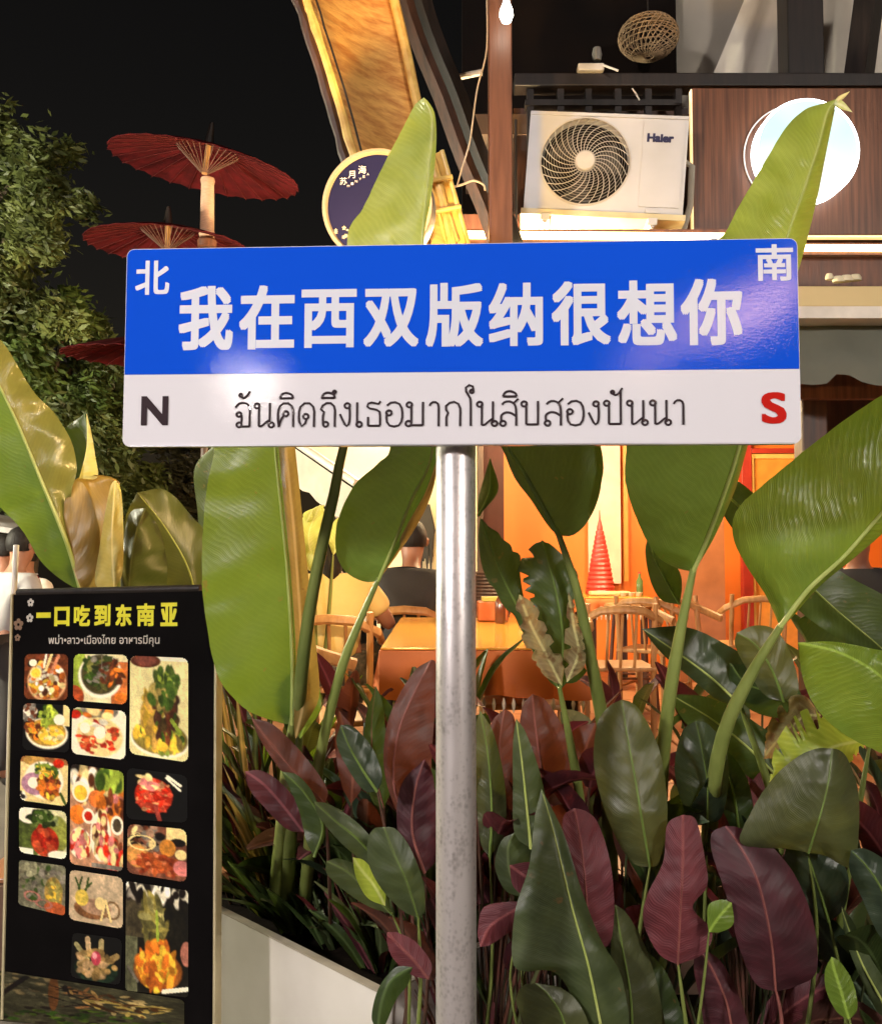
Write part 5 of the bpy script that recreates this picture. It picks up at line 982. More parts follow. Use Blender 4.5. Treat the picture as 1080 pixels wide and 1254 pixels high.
# round white light
c = at(988, 184, 4.10); s = thing('round_lamp', 'glowing white round wall lamp on the walnut panel', 'lamp', c); r = 65/F*4.08
lm = emat('opal glass', (.93, 1.0, .97), 1.35); R = frame((0, -1, -.02))
m_, t_, p_, out_ = nt('opal disc'); tc = N(t_, 'ShaderNodeTexCoord'); nz = N(t_, 'ShaderNodeTexNoise'); nz.inputs['Scale'].default_value = 1.6; t_.links.new(tc.outputs['Object'], nz.inputs['Vector'])
rp = N(t_, 'ShaderNodeValToRGB'); rp.color_ramp.elements[0].position = .42; rp.color_ramp.elements[1].position = .58; rp.color_ramp.elements[0].color = (.62, .92, .96, 1); rp.color_ramp.elements[1].color = (1, 1, .97, 1)
t_.links.new(nz.outputs[0], rp.inputs[0]); t_.links.new(rp.outputs[0], p_.inputs['Emission Color']); p_.inputs['Emission Strength'].default_value = 1.12; p_.inputs['Base Color'].default_value = (.05,.05,.05,1)
MB().lathe(c, [(r*.948, -.02), (r*.948, .012), (r*.5, .018), (.001, .018)], 56, R=R).build('diffuser', m_, s, smooth=True)
MB().lathe(c, [(r*.95, -.06), (r*1.0, -.06), (r*1.0, .012), (r*.955, .014), (r*.95, -.01)], 56, caps=False, R=R).build('rim', emat('bright white tube', (1, 1, 1), 4), s, smooth=True)
MB().lathe(c+Vector((-.025, .05, .0)), [(r*1.005, -.03), (r*1.03, -.03), (r*1.03, -.01), (r*1.005, -.01)], 56, caps=False, R=R).build('back_ring', pm('white plastic', (.75,.73,.7), .4), s, smooth=True)
# warm LED tube across the facade
def strip(px0, py0, px1, py1, D, r, label, mat):
    a, b = at(px0, py0, D), at(px1, py1, D); s = thing('strip_light', label, 'strip light', (a+b)/2, 'warm strip lights over the restaurant front')
    MB().tube([a, b], r, 12).build('glowing_tube', mat, s, smooth=True)
    MB().box((a.x, a.y+r*.6, min(a.z, b.z)-r*1.6), (b.x, a.y+r*.6+.03, max(a.z, b.z)+r*1.6)).build('batten', M['red_wood'], s)
strip(553, 287, 905, 290, 3.95, .017, 'glowing warm strip light along the top edge of the sign, left of the walnut panel', emat('warm tube', (1, .66, .28), 10))
strip(930, 303, 1150, 304, 3.95, .015, 'glowing warm strip light at the right edge below the walnut panel', emat('warm tube right', (1, .64, .25), 8))
# shelf, pelmet and blind right of the sign
sh = thing('service_shelf', 'cream shelf edge with a white front strip, right of the sign under the strip light', 'shelf', at(1030, 390, 4.1))
MB().box((xat(800,4.1), 4.05, zat(375,4.05)), (4.0, 4.39, zat(350,4.05)), bev=.004).build('top_board', pm('cream board', (.60,.47,.22), .5, 0, (.52,.40,.18), 3), sh)
MB().box((xat(800,4.1), 4.04, zat(390,4.05)), (4.0, 4.36, zat(375.5,4.05))).build('front_strip', pm('white trim', (.70,.66,.60), .5), sh)
bl = thing('roller_blind', 'grey green awning cloth hanging below the cream shelf, right of the sign', 'awning', at(1030, 480, 4.2))
A = spline([(760,388),(900,388),(1010,390),(1110,392),(1240,396)], 30); B = spline([(760,478),(900,476),(980,470),(1008,472),(1030,456),(1062,470),(1100,472),(1240,474)], 30); V = []
for j in range(9):
    for k in range(30):
        q = A[k]*(1-j/8)+B[k]*j/8; V.append(at(q[0], q[1], 4.2-.10*math.sin(j/8*PI*.6)+.015*fbm(k*.5, j*.5)))
mesh('cloth', V, [(j*30+k, j*30+k+1, (j+1)*30+k+1, (j+1)*30+k) for j in range(8) for k in range(29)], pm('grey green cloth', (.13,.135,.105), .7, 0, (.09,.095,.075), 3, .3, 60), bl, True)
MB().box((xat(984,4.5), 4.5, .4), (xat(1016,4.5), 4.62, 2.6), bev=.01).build('column', M['dark_wood'], rest)
MB().box((xat(1000,5.0), 5.0, 1.95), (4.2, 5.05, 2.5)).build('lintel', M['dark_wood'], rest)
# folded cloth lying on the shelf
fc = thing('folded_cloth', 'small crumpled pale cloth lying on the cream shelf at the right', 'cloth', at(1030, 349, 4.0))
mb = MB()
for k, (dx, rr) in enumerate(((0,.028),(.035,.03),(.075,.026),(-.04,.018))):
    mb.lathe(at(1030,347,4.1)+Vector((dx-.02,-.02,.012+.004*k)), [(.001,-.016),(rr,-.012),(rr*1.05,0),(rr*.7,.014),(.001,.017)], 12, squash=.7)
mb.build('folds', pm('pale cloth', (.80,.72,.50), .8), fc, smooth=True)
# air conditioner
def aircon():
    D = 4.05; TL, TR, BL, BR = at(647,136,D+.03), at(841,143,D-.03), at(644,255,D+.03), at(839,264,D-.03)
    P = Plane((TL+TR+BL+BR)/4, TR-TL, TL-BL); W = (TR-TL).length/2; H = (TL-BL).length/2; n = P.n
    s = thing('air_conditioner', 'white outdoor air conditioner unit with round fan grille mounted above the strip light', 'air conditioner', P.X(0, -H, -.1))
    wh = pm('white enamel', (.64,.64,.66), .38, 0, (.56,.56,.56), 5, .08, 30); gr = pm('white grille wire', (.62,.58,.52), .4)
    fu, fw = P.uv(716.5, 197.5); fr = P.uv(771,197)[0]-fu
    # front with a round opening
    seg = 64; V = []; Fc = []
    outer = []
    for k in range(seg):
        a = 2*PI*k/seg; dx, dz = math.cos(a), math.sin(a)
        tt = min((W-fu)/dx if dx > 1e-6 else 1e9, (-W-fu)/dx if dx < -1e-6 else 1e9, (H-fw)/dz if dz > 1e-6 else 1e9, (-H-fw)/dz if dz < -1e-6 else 1e9)
        outer.append((fu+dx*tt, fw+dz*tt)); V.append(P.X(fu+dx*fr, fw+dz*fr, 0))
    for u, w in outer: V.append(P.X(u, w, 0))
    for k in range(seg): Fc.append((k, (k+1) % seg, seg+(k+1) % seg, seg+k))
    for k in range(seg): V.append(P.X(fu+fr*math.cos(2*PI*k/seg), fw+fr*math.sin(2*PI*k/seg), -.05))
    for k in range(seg): Fc.append((k, 2*seg+k, 2*seg+(k+1) % seg, (k+1) % seg))
    # corners
    cc = [(W, H), (-W, H), (-W, -H), (W, -H)]
    for (u, w) in cc:
        nb = sorted(range(seg), key=lambda k: (outer[k][0]-u)**2+(outer[k][1]-w)**2)[:2]; i0 = len(V); V.append(P.X(u, w, 0)); Fc.append((seg+nb[0], i0, seg+nb[1]))
    mesh('front_panel', V, Fc, wh, s)
    for u0, w0, u1, w1 in ((-W, H-.001, W, H), (-W, -H, W, -H+.001), (-W, -H, -W+.001, H), (W-.001, -H, W, H)):
        MB().prism([P.X(u0,w0,-.001), P.X(u1,w0,-.001), P.X(u1,w1,-.001), P.X(u0,w1,-.001)], -n, .27).build('casing', wh, s)
    MB().prism([P.X(u,w,.003) for u, w in rrect(P.uv(785,200)[0], -H+.03, W-.016, H-.016, .008)], n, .003).build('service_cover', wh, s)
    MB().prism([P.X(u,w,.001) for u, w in rrect(-W, H-.014, W, H, .004)], n, .008).build('top_rim', wh, s)
    dk = pm('dark fan cavity', (.02,.016,.012), .9, spec=.1)
    MB().lathe(P.X(fu, fw, -.14), [(fr*1.15, 0), (fr*1.15, .003)], 40, R=frame(n)).build('fan_cavity', dk, s)
    MB().lathe(P.X(fu, fw, -.051), [(fr*.995, -.085), (fr*.995, 0), (fr*.999, 0), (fr*.999, -.085)], 48, caps=False, R=frame(n)).build('fan_shroud', dk, s)
    for q in range(3):
        a0 = q*2*PI/3; MB().add([P.X(fu+rr*math.cos(a0+da), fw+rr*math.sin(a0+da), -.085+.03*da) for rr, da in ((.03,0),(fr*.9,-.1),(fr*.92,.75),(.03,.9))], [(0,1,2,3)]).build('fan_blade', pm('fan blade', (.06,.055,.045), .6), s)
    sp = MB()
    for q in range(28):
        a0 = 2*PI*q/28; pts = []
        for t_ in np.linspace(0, 1, 7): a = a0 - .75*t_**1.2; rr = fr*(.23+.76*t_); pts.append(P.X(fu+rr*math.cos(a), fw+rr*math.sin(a), .010+.012*math.sin(PI*t_)))
        sp.tube(pts, .0018, 4)
    for q in range(14):
        rr = fr*(.25+.75*q/13); sp.tube([P.X(fu+rr*math.cos(a), fw+rr*math.sin(a), .008+.012*math.sin(PI*q/13)) for a in np.linspace(0, 2*PI, 41)], .0006, 4, cap=False)
    tag(sp.build('fan_grille', gr, s), kind='stuff')
    MB().lathe(P.X(fu, fw, .0), [(fr*.23, -.01), (fr*.23, .016), (fr*.20, .022), (.001, .023)], 32, R=frame(n)).build('fan_hub', gr, s, smooth=True)
    MB().lathe(P.X(fu, fw, .0), [(fr*1.0, -.01), (fr*1.0, .008), (fr*1.03, .008), (fr*1.03, 0)], 48, caps=False, R=frame(n)).build('fan_ring', gr, s, smooth=True)
    nv = pm('navy print', (.03,.03,.10), .5)
    lettering('brand_lettering', 'Haier', P, pxbox(P, 792, 164, 825, 175), nv, s, bold=.15, lift=.008)
    # underside tray and brackets, lit from the tube below
    MB().prism([P.X(-W-.01, -H-.004, .02), P.X(W+.01, -H-.004, .02), P.X(W+.01, -H-.03, .02), P.X(-W-.01, -H-.03, .02)], -n, .30).build('drip_tray', pm('tray', (.75,.66,.40), .5), s)
    for u in (-W*.72, W*.62):
        MB().prism([P.X(u-.02, -H-.031, .04), P.X(u+.02, -H-.031, .04), P.X(u+.02, -H-.06, .04), P.X(u-.02, -H-.06, .04)], -n, .36).build('bracket', wh, s)
        MB().tube([P.X(u, -H-.06, .03), P.X(u-.05, -H-.16, -.30)], .012, 6).build('bracket', wh, s)
    for u in (-W*.72, W*.62): MB().prism([P.X(u-.03, -H+.0, .004), P.X(u+.03, -H+.0, .004), P.X(u+.03, -H+.018, .004), P.X(u-.03, -H+.018, .004)], n, .01).build('foot', wh, s)
    MB().tube([P.X(W+.002, H*.3, -.1), P.X(W+.04, H*.2, -.1), P.X(W+.045, -H*.6, -.1), P.X(W+.02, -H*1.2, -.12)], .014, 8).build('refrigerant_pipe', pm('pipe foam', (.5,.45,.36), .8), s, smooth=True)
aircon()
wrpanel = thing('cable_junction', 'small white wall box with a short arm above the air conditioner', 'camera', at(730, 83, 4.25))
MB().box(tuple(at(708,85,4.25)), tuple(at(740,76,4.25)+Vector((0,.06,0))), bev=.006).build('housing', pm('white abs', (.8,.76,.7), .35), wrpanel)
MB().tube([at(738,79,4.24), at(757,86,4.22)], .005, 6).build('arm', bpy.data.materials['white abs'], wrpanel)
MB().lathe(at(731,66,4.3), [(.018,-.03),(.024,0),(.018,.03)], 12).build('lens', pm('grey lens', (.2,.2,.2), .3), wrpanel, smooth=True)
# bulb on the post, cables, stick
b = thing('bare_bulb', 'lit bare bulb hanging before the front post at the top edge', 'bulb', at(620, 12, 3.55))
MB().lathe(at(620,14,3.5), [(.001,-.045),(.018,-.038),(.027,-.015),(.024,.01),(.013,.035),(.011,.05)], 16).build('glass', emat('bulb glass', (1,.9,.72), 14), b, smooth=True)
MB().lathe(at(620,14,3.5), [(.013,.05),(.014,.09),(.006,.1)], 12).build('socket', M['black_wood'], b, smooth=True)
MB().tube([at(620,-10,3.5)+Vector((0,0,.0)), at(621,-60,3.5)], .003, 6).build('cord', M['black_wood'], b)
cabm = pm('pale cable', (.55,.48,.40), .5)
def cable(pts, D, r, label):
    p = spline(pts, 22); o = MB().tube([at(a[0], a[1], D) for a in p], r, 6).build('cable', cabm, smooth=True); tag(o, label, 'cable', 'cables on the timber post')
cable([(596,-10),(596,60),(584,110),(576,170),(566,205),(560,226)], 3.75, .0035, 'thin pale cable hanging left of the front post')
cable([(548,230),(565,226),(580,221),(592,226),(594,233)], 3.7, .0045, 'short pale cable crossing to the front post above the strip light')
cable([(774,108),(778,113),(783,122)], 4.25, .004, 'short pale wire end above the air conditioner')
o = MB().tube([at(526,101,4.0), at(590,88,4.0)], .014, 8).build('tube', pm('grey tube', (.42,.38,.34), .5), smooth=True); tag(o, 'pale grey tube jutting out left of the front post', 'tube')
o.name = 'jutting_tube'
# wicker lamp upstairs
w = thing('wicker_lamp', 'unlit round wicker lamp hanging upstairs over the air conditioner', 'lamp', at(795, 45, 4.9))
wk = MB(); cc = at(794, 45, 4.9)
for q in range(30):
    a = 2*PI*q/30; wk.tube([cc+Vector((.16*math.sin(t_)*math.cos(a+.5*t_), .16*math.sin(t_)*math.sin(a+.5*t_), -.11*math.cos(t_))) for t_ in np.linspace(.15, PI-.15, 9)], .0032, 4)
for zz in np.linspace(-.09, .09, 9): rr = .16*math.sqrt(max(.05, 1-(zz/.11)**2)); wk.tube([cc+Vector((rr*math.cos(a), rr*math.sin(a), zz)) for a in np.linspace(0, 2*PI, 25)], .003, 4, cap=False)
tag(wk.build('wicker_weave', pm('wicker', (.40,.26,.14), .7), w), kind='stuff')
MB().tube([cc+Vector((0,0,.1)), at(791,-50,4.9)], .004, 6).build('cord', M['black_wood'], w)

# ------------------------------------------------------------------ RESTAURANT INTERIOR
def pendant(x, y, z, r, p, label, col=(1,.74,.40)):  # assumed globes hidden behind the sign, added to light the interior
    s = thing('assumed_pendant', label, 'pendant lamp', (x, y, z), 'assumed warm pendant lamps in the restaurant')
    MB().lathe((x, y, z), [(r*math.sin(a), -r*math.cos(a)) for a in np.linspace(.1, PI-.05, 12)], 20).build('glass_globe', emat('pendant glass', col, p), s, smooth=True)
    MB().tube([(x, y, z+r), (x, y, 3.55)], .006, 6).build('cord', M['black_wood'], s)
pendant(.35, 4.3, 2.75, .12, 300, 'assumed pendant globe over the front orange table')
pendant(.9, 7.2, 2.9, .15, 250, 'assumed pendant globe before the orange wall')
pendant(1.95, 7.4, 2.85, .15, 250, 'assumed pendant globe over the far right tables')
pendant(-.35, 6.6, 2.8, .15, 360, 'assumed pendant globe over the seated diners')
clothm = pm('orange tablecloth', (.66,.17,.035), .6, 0, (.55,.13,.025), 5, .25, 60)
def table(px0, px1, Dn, Df, zt, drop, label, runner=True, name='dining_table'):
    x0, x1 = xat(px0, Dn), xat(px1, Dn); s = thing(name, label, 'table', ((x0+x1)/2, (Dn+Df)/2, .42), 'tables under orange cloths')
    MB().box((x0+.03, Dn+.03, zt-.04), (x1-.03, Df-.03, zt-.006)).build('table_top', M['pale_wood'], s)
    for ax in (x0+.07, x1-.07):
        for ay in (Dn+.08, Df-.08): MB().box((ax-.025, ay-.025, .42), (ax+.025, ay+.025, zt-.041)).build('leg', M['dark_wood'], s)
    # cloth: top + skirt with folds
    per = []; nx, ny = 22, 34
    for i in range(nx): per.append((x0+(x1-x0)*i/nx, Dn, 0, -1))
    for i in range(ny): per.append((x1, Dn+(Df-Dn)*i/ny, 1, 0))
    for i in range(nx): per.append((x1-(x1-x0)*i/nx, Df, 0, 1))
    for i in range(ny): per.append((x0, Df-(Df-Dn)*i/ny, -1, 0))
    V = []; Fc = []; m = len(per)
    for k, (x, y, nx_, ny_) in enumerate(per): V.append((x, y, zt))
    for lv in range(1, 6):
        f = lv/5
        for k, (x, y, nx_, ny_) in enumerate(per):
            o_ = .012+.022*f*(math.sin(k*.95)+.5*math.sin(k*2.3+1)); V.append((x+nx_*o_, y+ny_*o_, zt-drop*f*(1+.05*math.sin(k*.4))))
    for lv in range(5):
        for k in range(m): Fc.append((lv*m+k, lv*m+(k+1) % m, (lv+1)*m+(k+1) % m, (lv+1)*m+k))
    Fc.append(tuple(range(m)))
    mesh('tablecloth', V, Fc, clothm, s, True).data.set_sharp_from_angle(angle=math.radians(50))
    if runner: MB().box((x0+.004, Dn+.012, zt+.002), (x1-.004, Df-.03, zt+.010), bev=.002).build('clear_cover', pm('glossy yellow vinyl cover', (.80,.40,.06), .12, 0, (.72,.33,.045), 3), s)
    fr = MB()
    for k in range(int((x1-x0)/.035)): 
        xx = x0+.02+k*.035; fr.tube([(xx, Dn-.01, zt-drop), (xx, Dn-.012, zt-drop-.02), (xx, Dn-.01, zt-drop-.05)], [.003,.008,.002], 5)
    tag(fr.build('fringe', pm('white tassels', (.72,.62,.48), .7), s), kind='stuff')
    return s
table(465, 724, 3.35, 5.1, 1.17, .165, 'orange clothed table with glossy yellow top, behind the pole')
table(716, 800, 7.6, 8.6, 1.17, .12, 'small orange clothed table before the far orange wall', True)
o = thing('napkin_box', 'orange napkin box on the far end of the glossy table, right of the pole', 'box', at(600, 757, 4.9))
MB().box((xat(585,4.8), 4.75, 1.182), (xat(621,4.8), 4.95, 1.182+.095), bev=.006).build('box_body', clothm, o)
MB().box((xat(590,4.8), 4.80, 1.278), (xat(612,4.8), 4.90, 1.30), bev=.003).build('napkins', pm('yellow napkins', (.85,.66,.12), .7), o)
# banner with tapered red tower and things on the far table
bn = thing('wall_banner', 'narrow pale wall hanging behind the red tapered ornament', 'banner', at(745, 715, 9.3))
MB().box((xat(722,9.3), 9.40, zat(715,9.3)), (xat(762,9.3), 9.42, 3.3)).build('cloth', pm('pale pinkish cloth', (.80,.62,.46), .7, 0, (.70,.45,.33), 4), bn)
MB().box((xat(765,9.3), 9.36, zat(712,9.3)), (xat(770,9.3), 9.40, 3.3)).build('side_trim', pm('ochre trim', (.60,.30,.05), .5), bn)
tw = thing('tapered_ornament', 'red ringed tapered ornament standing on the far small table', 'ornament', at(735, 712, 8.3)); cc = at(735, 712, 8.3); cc.z = 1.182
prof = []; 
for q in range(15): zz = q*.04; rr = .115*(1-q/15)**.8+.012; prof += [(rr, zz), (rr*1.06, zz+.02), (rr*.97, zz+.036)]
MB().lathe(cc, prof+[(.008, .66), (.004, .74)], 20).build('ringed_body', pm('red lacquer', (.60,.05,.035), .4), tw, smooth=True)
dsh = thing('dish_tray', 'pale tray of small dishes on the far small table', 'tray', at(748, 718, 8.1))
MB().box((xat(722,8), 7.95, 1.183), (xat(770,8), 8.12, 1.215), bev=.01).build('tray', pm('pale tray', (.78,.66,.3), .5), dsh)
for k in range(3): MB().lathe((xat(758+k*9,8), 7.85, 1.183), [(.02,0),(.035,.03),(.033,.03),(.018,.005)], 12).build('cup', M['cream'], dsh, smooth=True)
# red door in the orange wall
dr = thing('red_door_frame', 'red framed doorway with a bright orange pane at the right of the orange wall', 'door', at(930, 820, 9.3))
rd = pm('red frame paint', (.45,.035,.02), .45); x0, x1 = xat(908,9.4), xat(1010,9.4)
for a_, b_, z0_, z1_ in ((x0, x0+.10, .42, 2.9), (x1-.1, x1, .42, 2.9), (x0+.101, x1-.101, 2.8, 2.9), (x0+.101, x1-.101, 2.55, 2.6)): MB().box((a_, 9.38, z0_), (b_, 9.48, z1_), bev=.004).build('frame', rd, dr)
MB().box((x0+.13, 9.44, .5), (x1-.11, 9.47, 2.54)).build('pane', pm('bright orange pane', (.85,.34,.06), .3), dr)
MB().box((x0+.102, 9.40, .45), (x0+.129, 9.46, 2.545)).build('sash', pm('yellow sash', (.85,.55,.15), .4), dr)
MB().box((x0+.13, 9.41, 2.50), (x1-.11, 9.46, 2.545)).build('sash', bpy.data.materials['yellow sash'], dr)
# partition (brownish) near right
MB().box((xat(830,8.2), 8.2, .42), (xat(886,8.2), 8.26, 2.2)).build('partition', pm('brown orange partition', (.34,.12,.045), .5), rest)
# chairs
def chair(x, y, rz, label, mat='pale_wood', zs=.42, arms=True, first=[None]):
    s = thing('dining_chair', label, 'chair', (0, 0, 0), 'wooden dining chairs'); m = M[mat]
    MB().box((-.21,-.20,.43), (.21,.21,.455), bev=.008).build('seat', m, s)
    for ax in (-.19,.19):
        MB().tube([(ax,.18,0),(ax,.19,.45),(ax*1.02,.24,.82)], .017, 8).build('leg', m, s, smooth=True)
        MB().tube([(ax,-.18,0),(ax,-.18,.44)], .017, 8).build('leg', m, s, smooth=True)
    MB().tube([(-.235,.05,.67),(-.23,.20,.72),(-.12,.275,.78),(0,.29,.79),(.12,.275,.78),(.23,.20,.72),(.235,.05,.67)], .020, 8, flat=1.3).build('back_rail', m, s, smooth=True)
    for ax in (-.08,0,.08): MB().tube([(ax,.20,.45),(ax,.275,.77)], .009, 6).build('spindle', m, s)
    MB().tube([(-.18,-.18,.2),(-.18,.19,.2)], .010, 6).build('stretcher', m, s); MB().tube([(.18,-.18,.2),(.18,.19,.2)], .010, 6).build('stretcher', m, s)
    s.location = (x, y, zs); s.rotation_euler = (0, 0, rz); return s
c0 = chair(xat(750,5.6), 5.6, PI, 'pale wooden chair with curved rail right of the torn leaf')
def chair_copy(x, y, rz, label): q = copy_tree(c0, label=label); q.location = (x, y, .42); q.rotation_euler = (0, 0, rz); return q
chair_copy(xat(410,4.7), 4.75, PI, 'pale wooden chair under the diner in the yellow shirt')
chair_copy(xat(497,5.5), 5.55, PI, 'pale wooden chair under the diner in the black shirt')
chair_copy(xat(800,6.6), 6.6, 2.6, 'pale wooden chair nearest the thick stem before the orange wall')
chair_copy(xat(860,6.2), 6.2, .6, 'pale wooden chair half hidden by the dark bluish leaf')
chair_copy(xat(925,6.8), 7.0, PI, 'pale wooden chair by the red framed doorway')
chair_copy(xat(640,4.3), 4.25, -PI/2, 'pale wooden chair tucked in at the right side of the glossy table')
chair_copy(xat(430,3.9), 3.85, PI/2+.4, 'pale wooden chair nearest the planter at the left of the orange table')
# stool at the far table
st = thing('round_stool', 'orange lit bar stool with a round seat right of the small table', 'stool', (xat(770,6.8), 6.8, .42)); xx = xat(772,6.8)
MB().lathe((xx, 6.8, .42), [(.001,.72),(.19,.72),(.2,.735),(.19,.75),(.001,.752)], 24).build('seat', M['pale_wood'], st, smooth=True)
for ax, ay in ((-.13,-.13),(.13,-.13),(-.13,.13),(.13,.13)): MB().tube([(xx+ax*1.15, 6.8+ay*1.15, .42), (xx+ax*.8, 6.8+ay*.8, 1.14)], .014, 8).build('leg', M['red_wood'], st, smooth=True)
for zz in (.65,): 
    for a_, b_ in (((-.14,-.14),(.14,-.14)),((.14,-.14),(.14,.14)),((.14,.14),(-.14,.14)),((-.14,.14),(-.14,-.14))): MB().tube([(xx+a_[0], 6.8+a_[1], zz), (xx+b_[0], 6.8+b_[1], zz)], .009, 6).build('stretcher', M['red_wood'], st)
# hanging coat on the cream wall
hc = thing('hanging_coat', 'dark fringed garment hanging on the cream wall left of the pole', 'coat', at(522, 690, 8.9))
mb = MB(); rr_ = random.Random(3)
for q in range(16): x_ = 512+rr_.uniform(0,20); mb.tube([at(520+(x_-520)*.4,618,8.9), at(x_,650,8.88), at(x_+rr_.uniform(-4,4),rr_.uniform(670,700),8.9)], [.02,.03,.008], 6)
mb.build('fringes', pm('dark felt', (.05,.045,.04), .9), hc)
MB().tube([at(521,612,8.92), at(521,622,8.9)], .012, 6).build('hook', M['black_wood'], hc)
# bead curtain-like dark mass by the column
rt = thing('rattan_basket', 'dark brown rattan basket on the floor stand at the foot of the column', 'basket', at(605, 760, 7.9)); cb = at(603, 755, 7.9)
mb = MB()
for q in range(14): zz = q*.028; mb.tube([(cb.x+(.13+.03*math.sin(q*.25))*math.cos(a), cb.y+(.13+.03*math.sin(q*.25))*math.sin(a), cb.z+zz) for a in np.linspace(0, 2*PI, 21)], .016, 6, cap=False)
tag(mb.build('basket_weave', M['dark_wood'], rt), kind='stuff'); MB().box((cb.x-.1, cb.y-.1, .42), (cb.x+.1, cb.y+.1, cb.z-.01)).build('stand', M['dark_wood'], rt)

def bottle(px, D, z, h, r, col, label):
    x = xat(px, D); s = thing('bottle', label, 'bottle', (x, D, z)); m = pm('bottle glass '+label[:6], col, .15, 0)
    MB().lathe((x, D, z), [(r*.9, 0), (r, .008), (r, h*.6), (r*.4, h*.78), (r*.36, h*.93)], 16).build('glass_body', m, s, smooth=True)
    MB().lathe((x, D, z+h*.93), [(r*.42, 0), (r*.42, h*.07)], 12).build('cap', pm('cap '+label[:6], (.6,.06,.03), .4), s)
bottle(612, 4.6, 1.181, .17, .026, (.16,.05,.02), 'brown sauce bottle beside the orange napkin box')
bottle(782, 8.0, 1.181, .20, .03, (.10,.16,.05), 'green bottle at the right end of the far small table')
def bowl(px, D, z, r, label):
    x = xat(px, D); s = thing('bowl', label, 'bowl', (x, D, z))
    MB().lathe((x, D, z), [(r*.45, 0), (r*.5, .01), (r*.95, r*.6), (r, r*.75), (r*.93, r*.74), (r*.45, .02)], 22).build('bowl_shell', pm('bowl glaze', (.82,.76,.62), .25), s, smooth=True)
    MB().lathe((x, D, z+r*.52), [(.001, 0), (r*.84, .0), (r*.80, .006), (.001, .012)], 16).build('food', pm('noodles', (.62,.30,.08), .6, 0, (.3,.12,.03), 60, .8, 60), s)
bowl(648, 4.6, 1.181, .06, 'white bowl on the glossy table right of the pole')
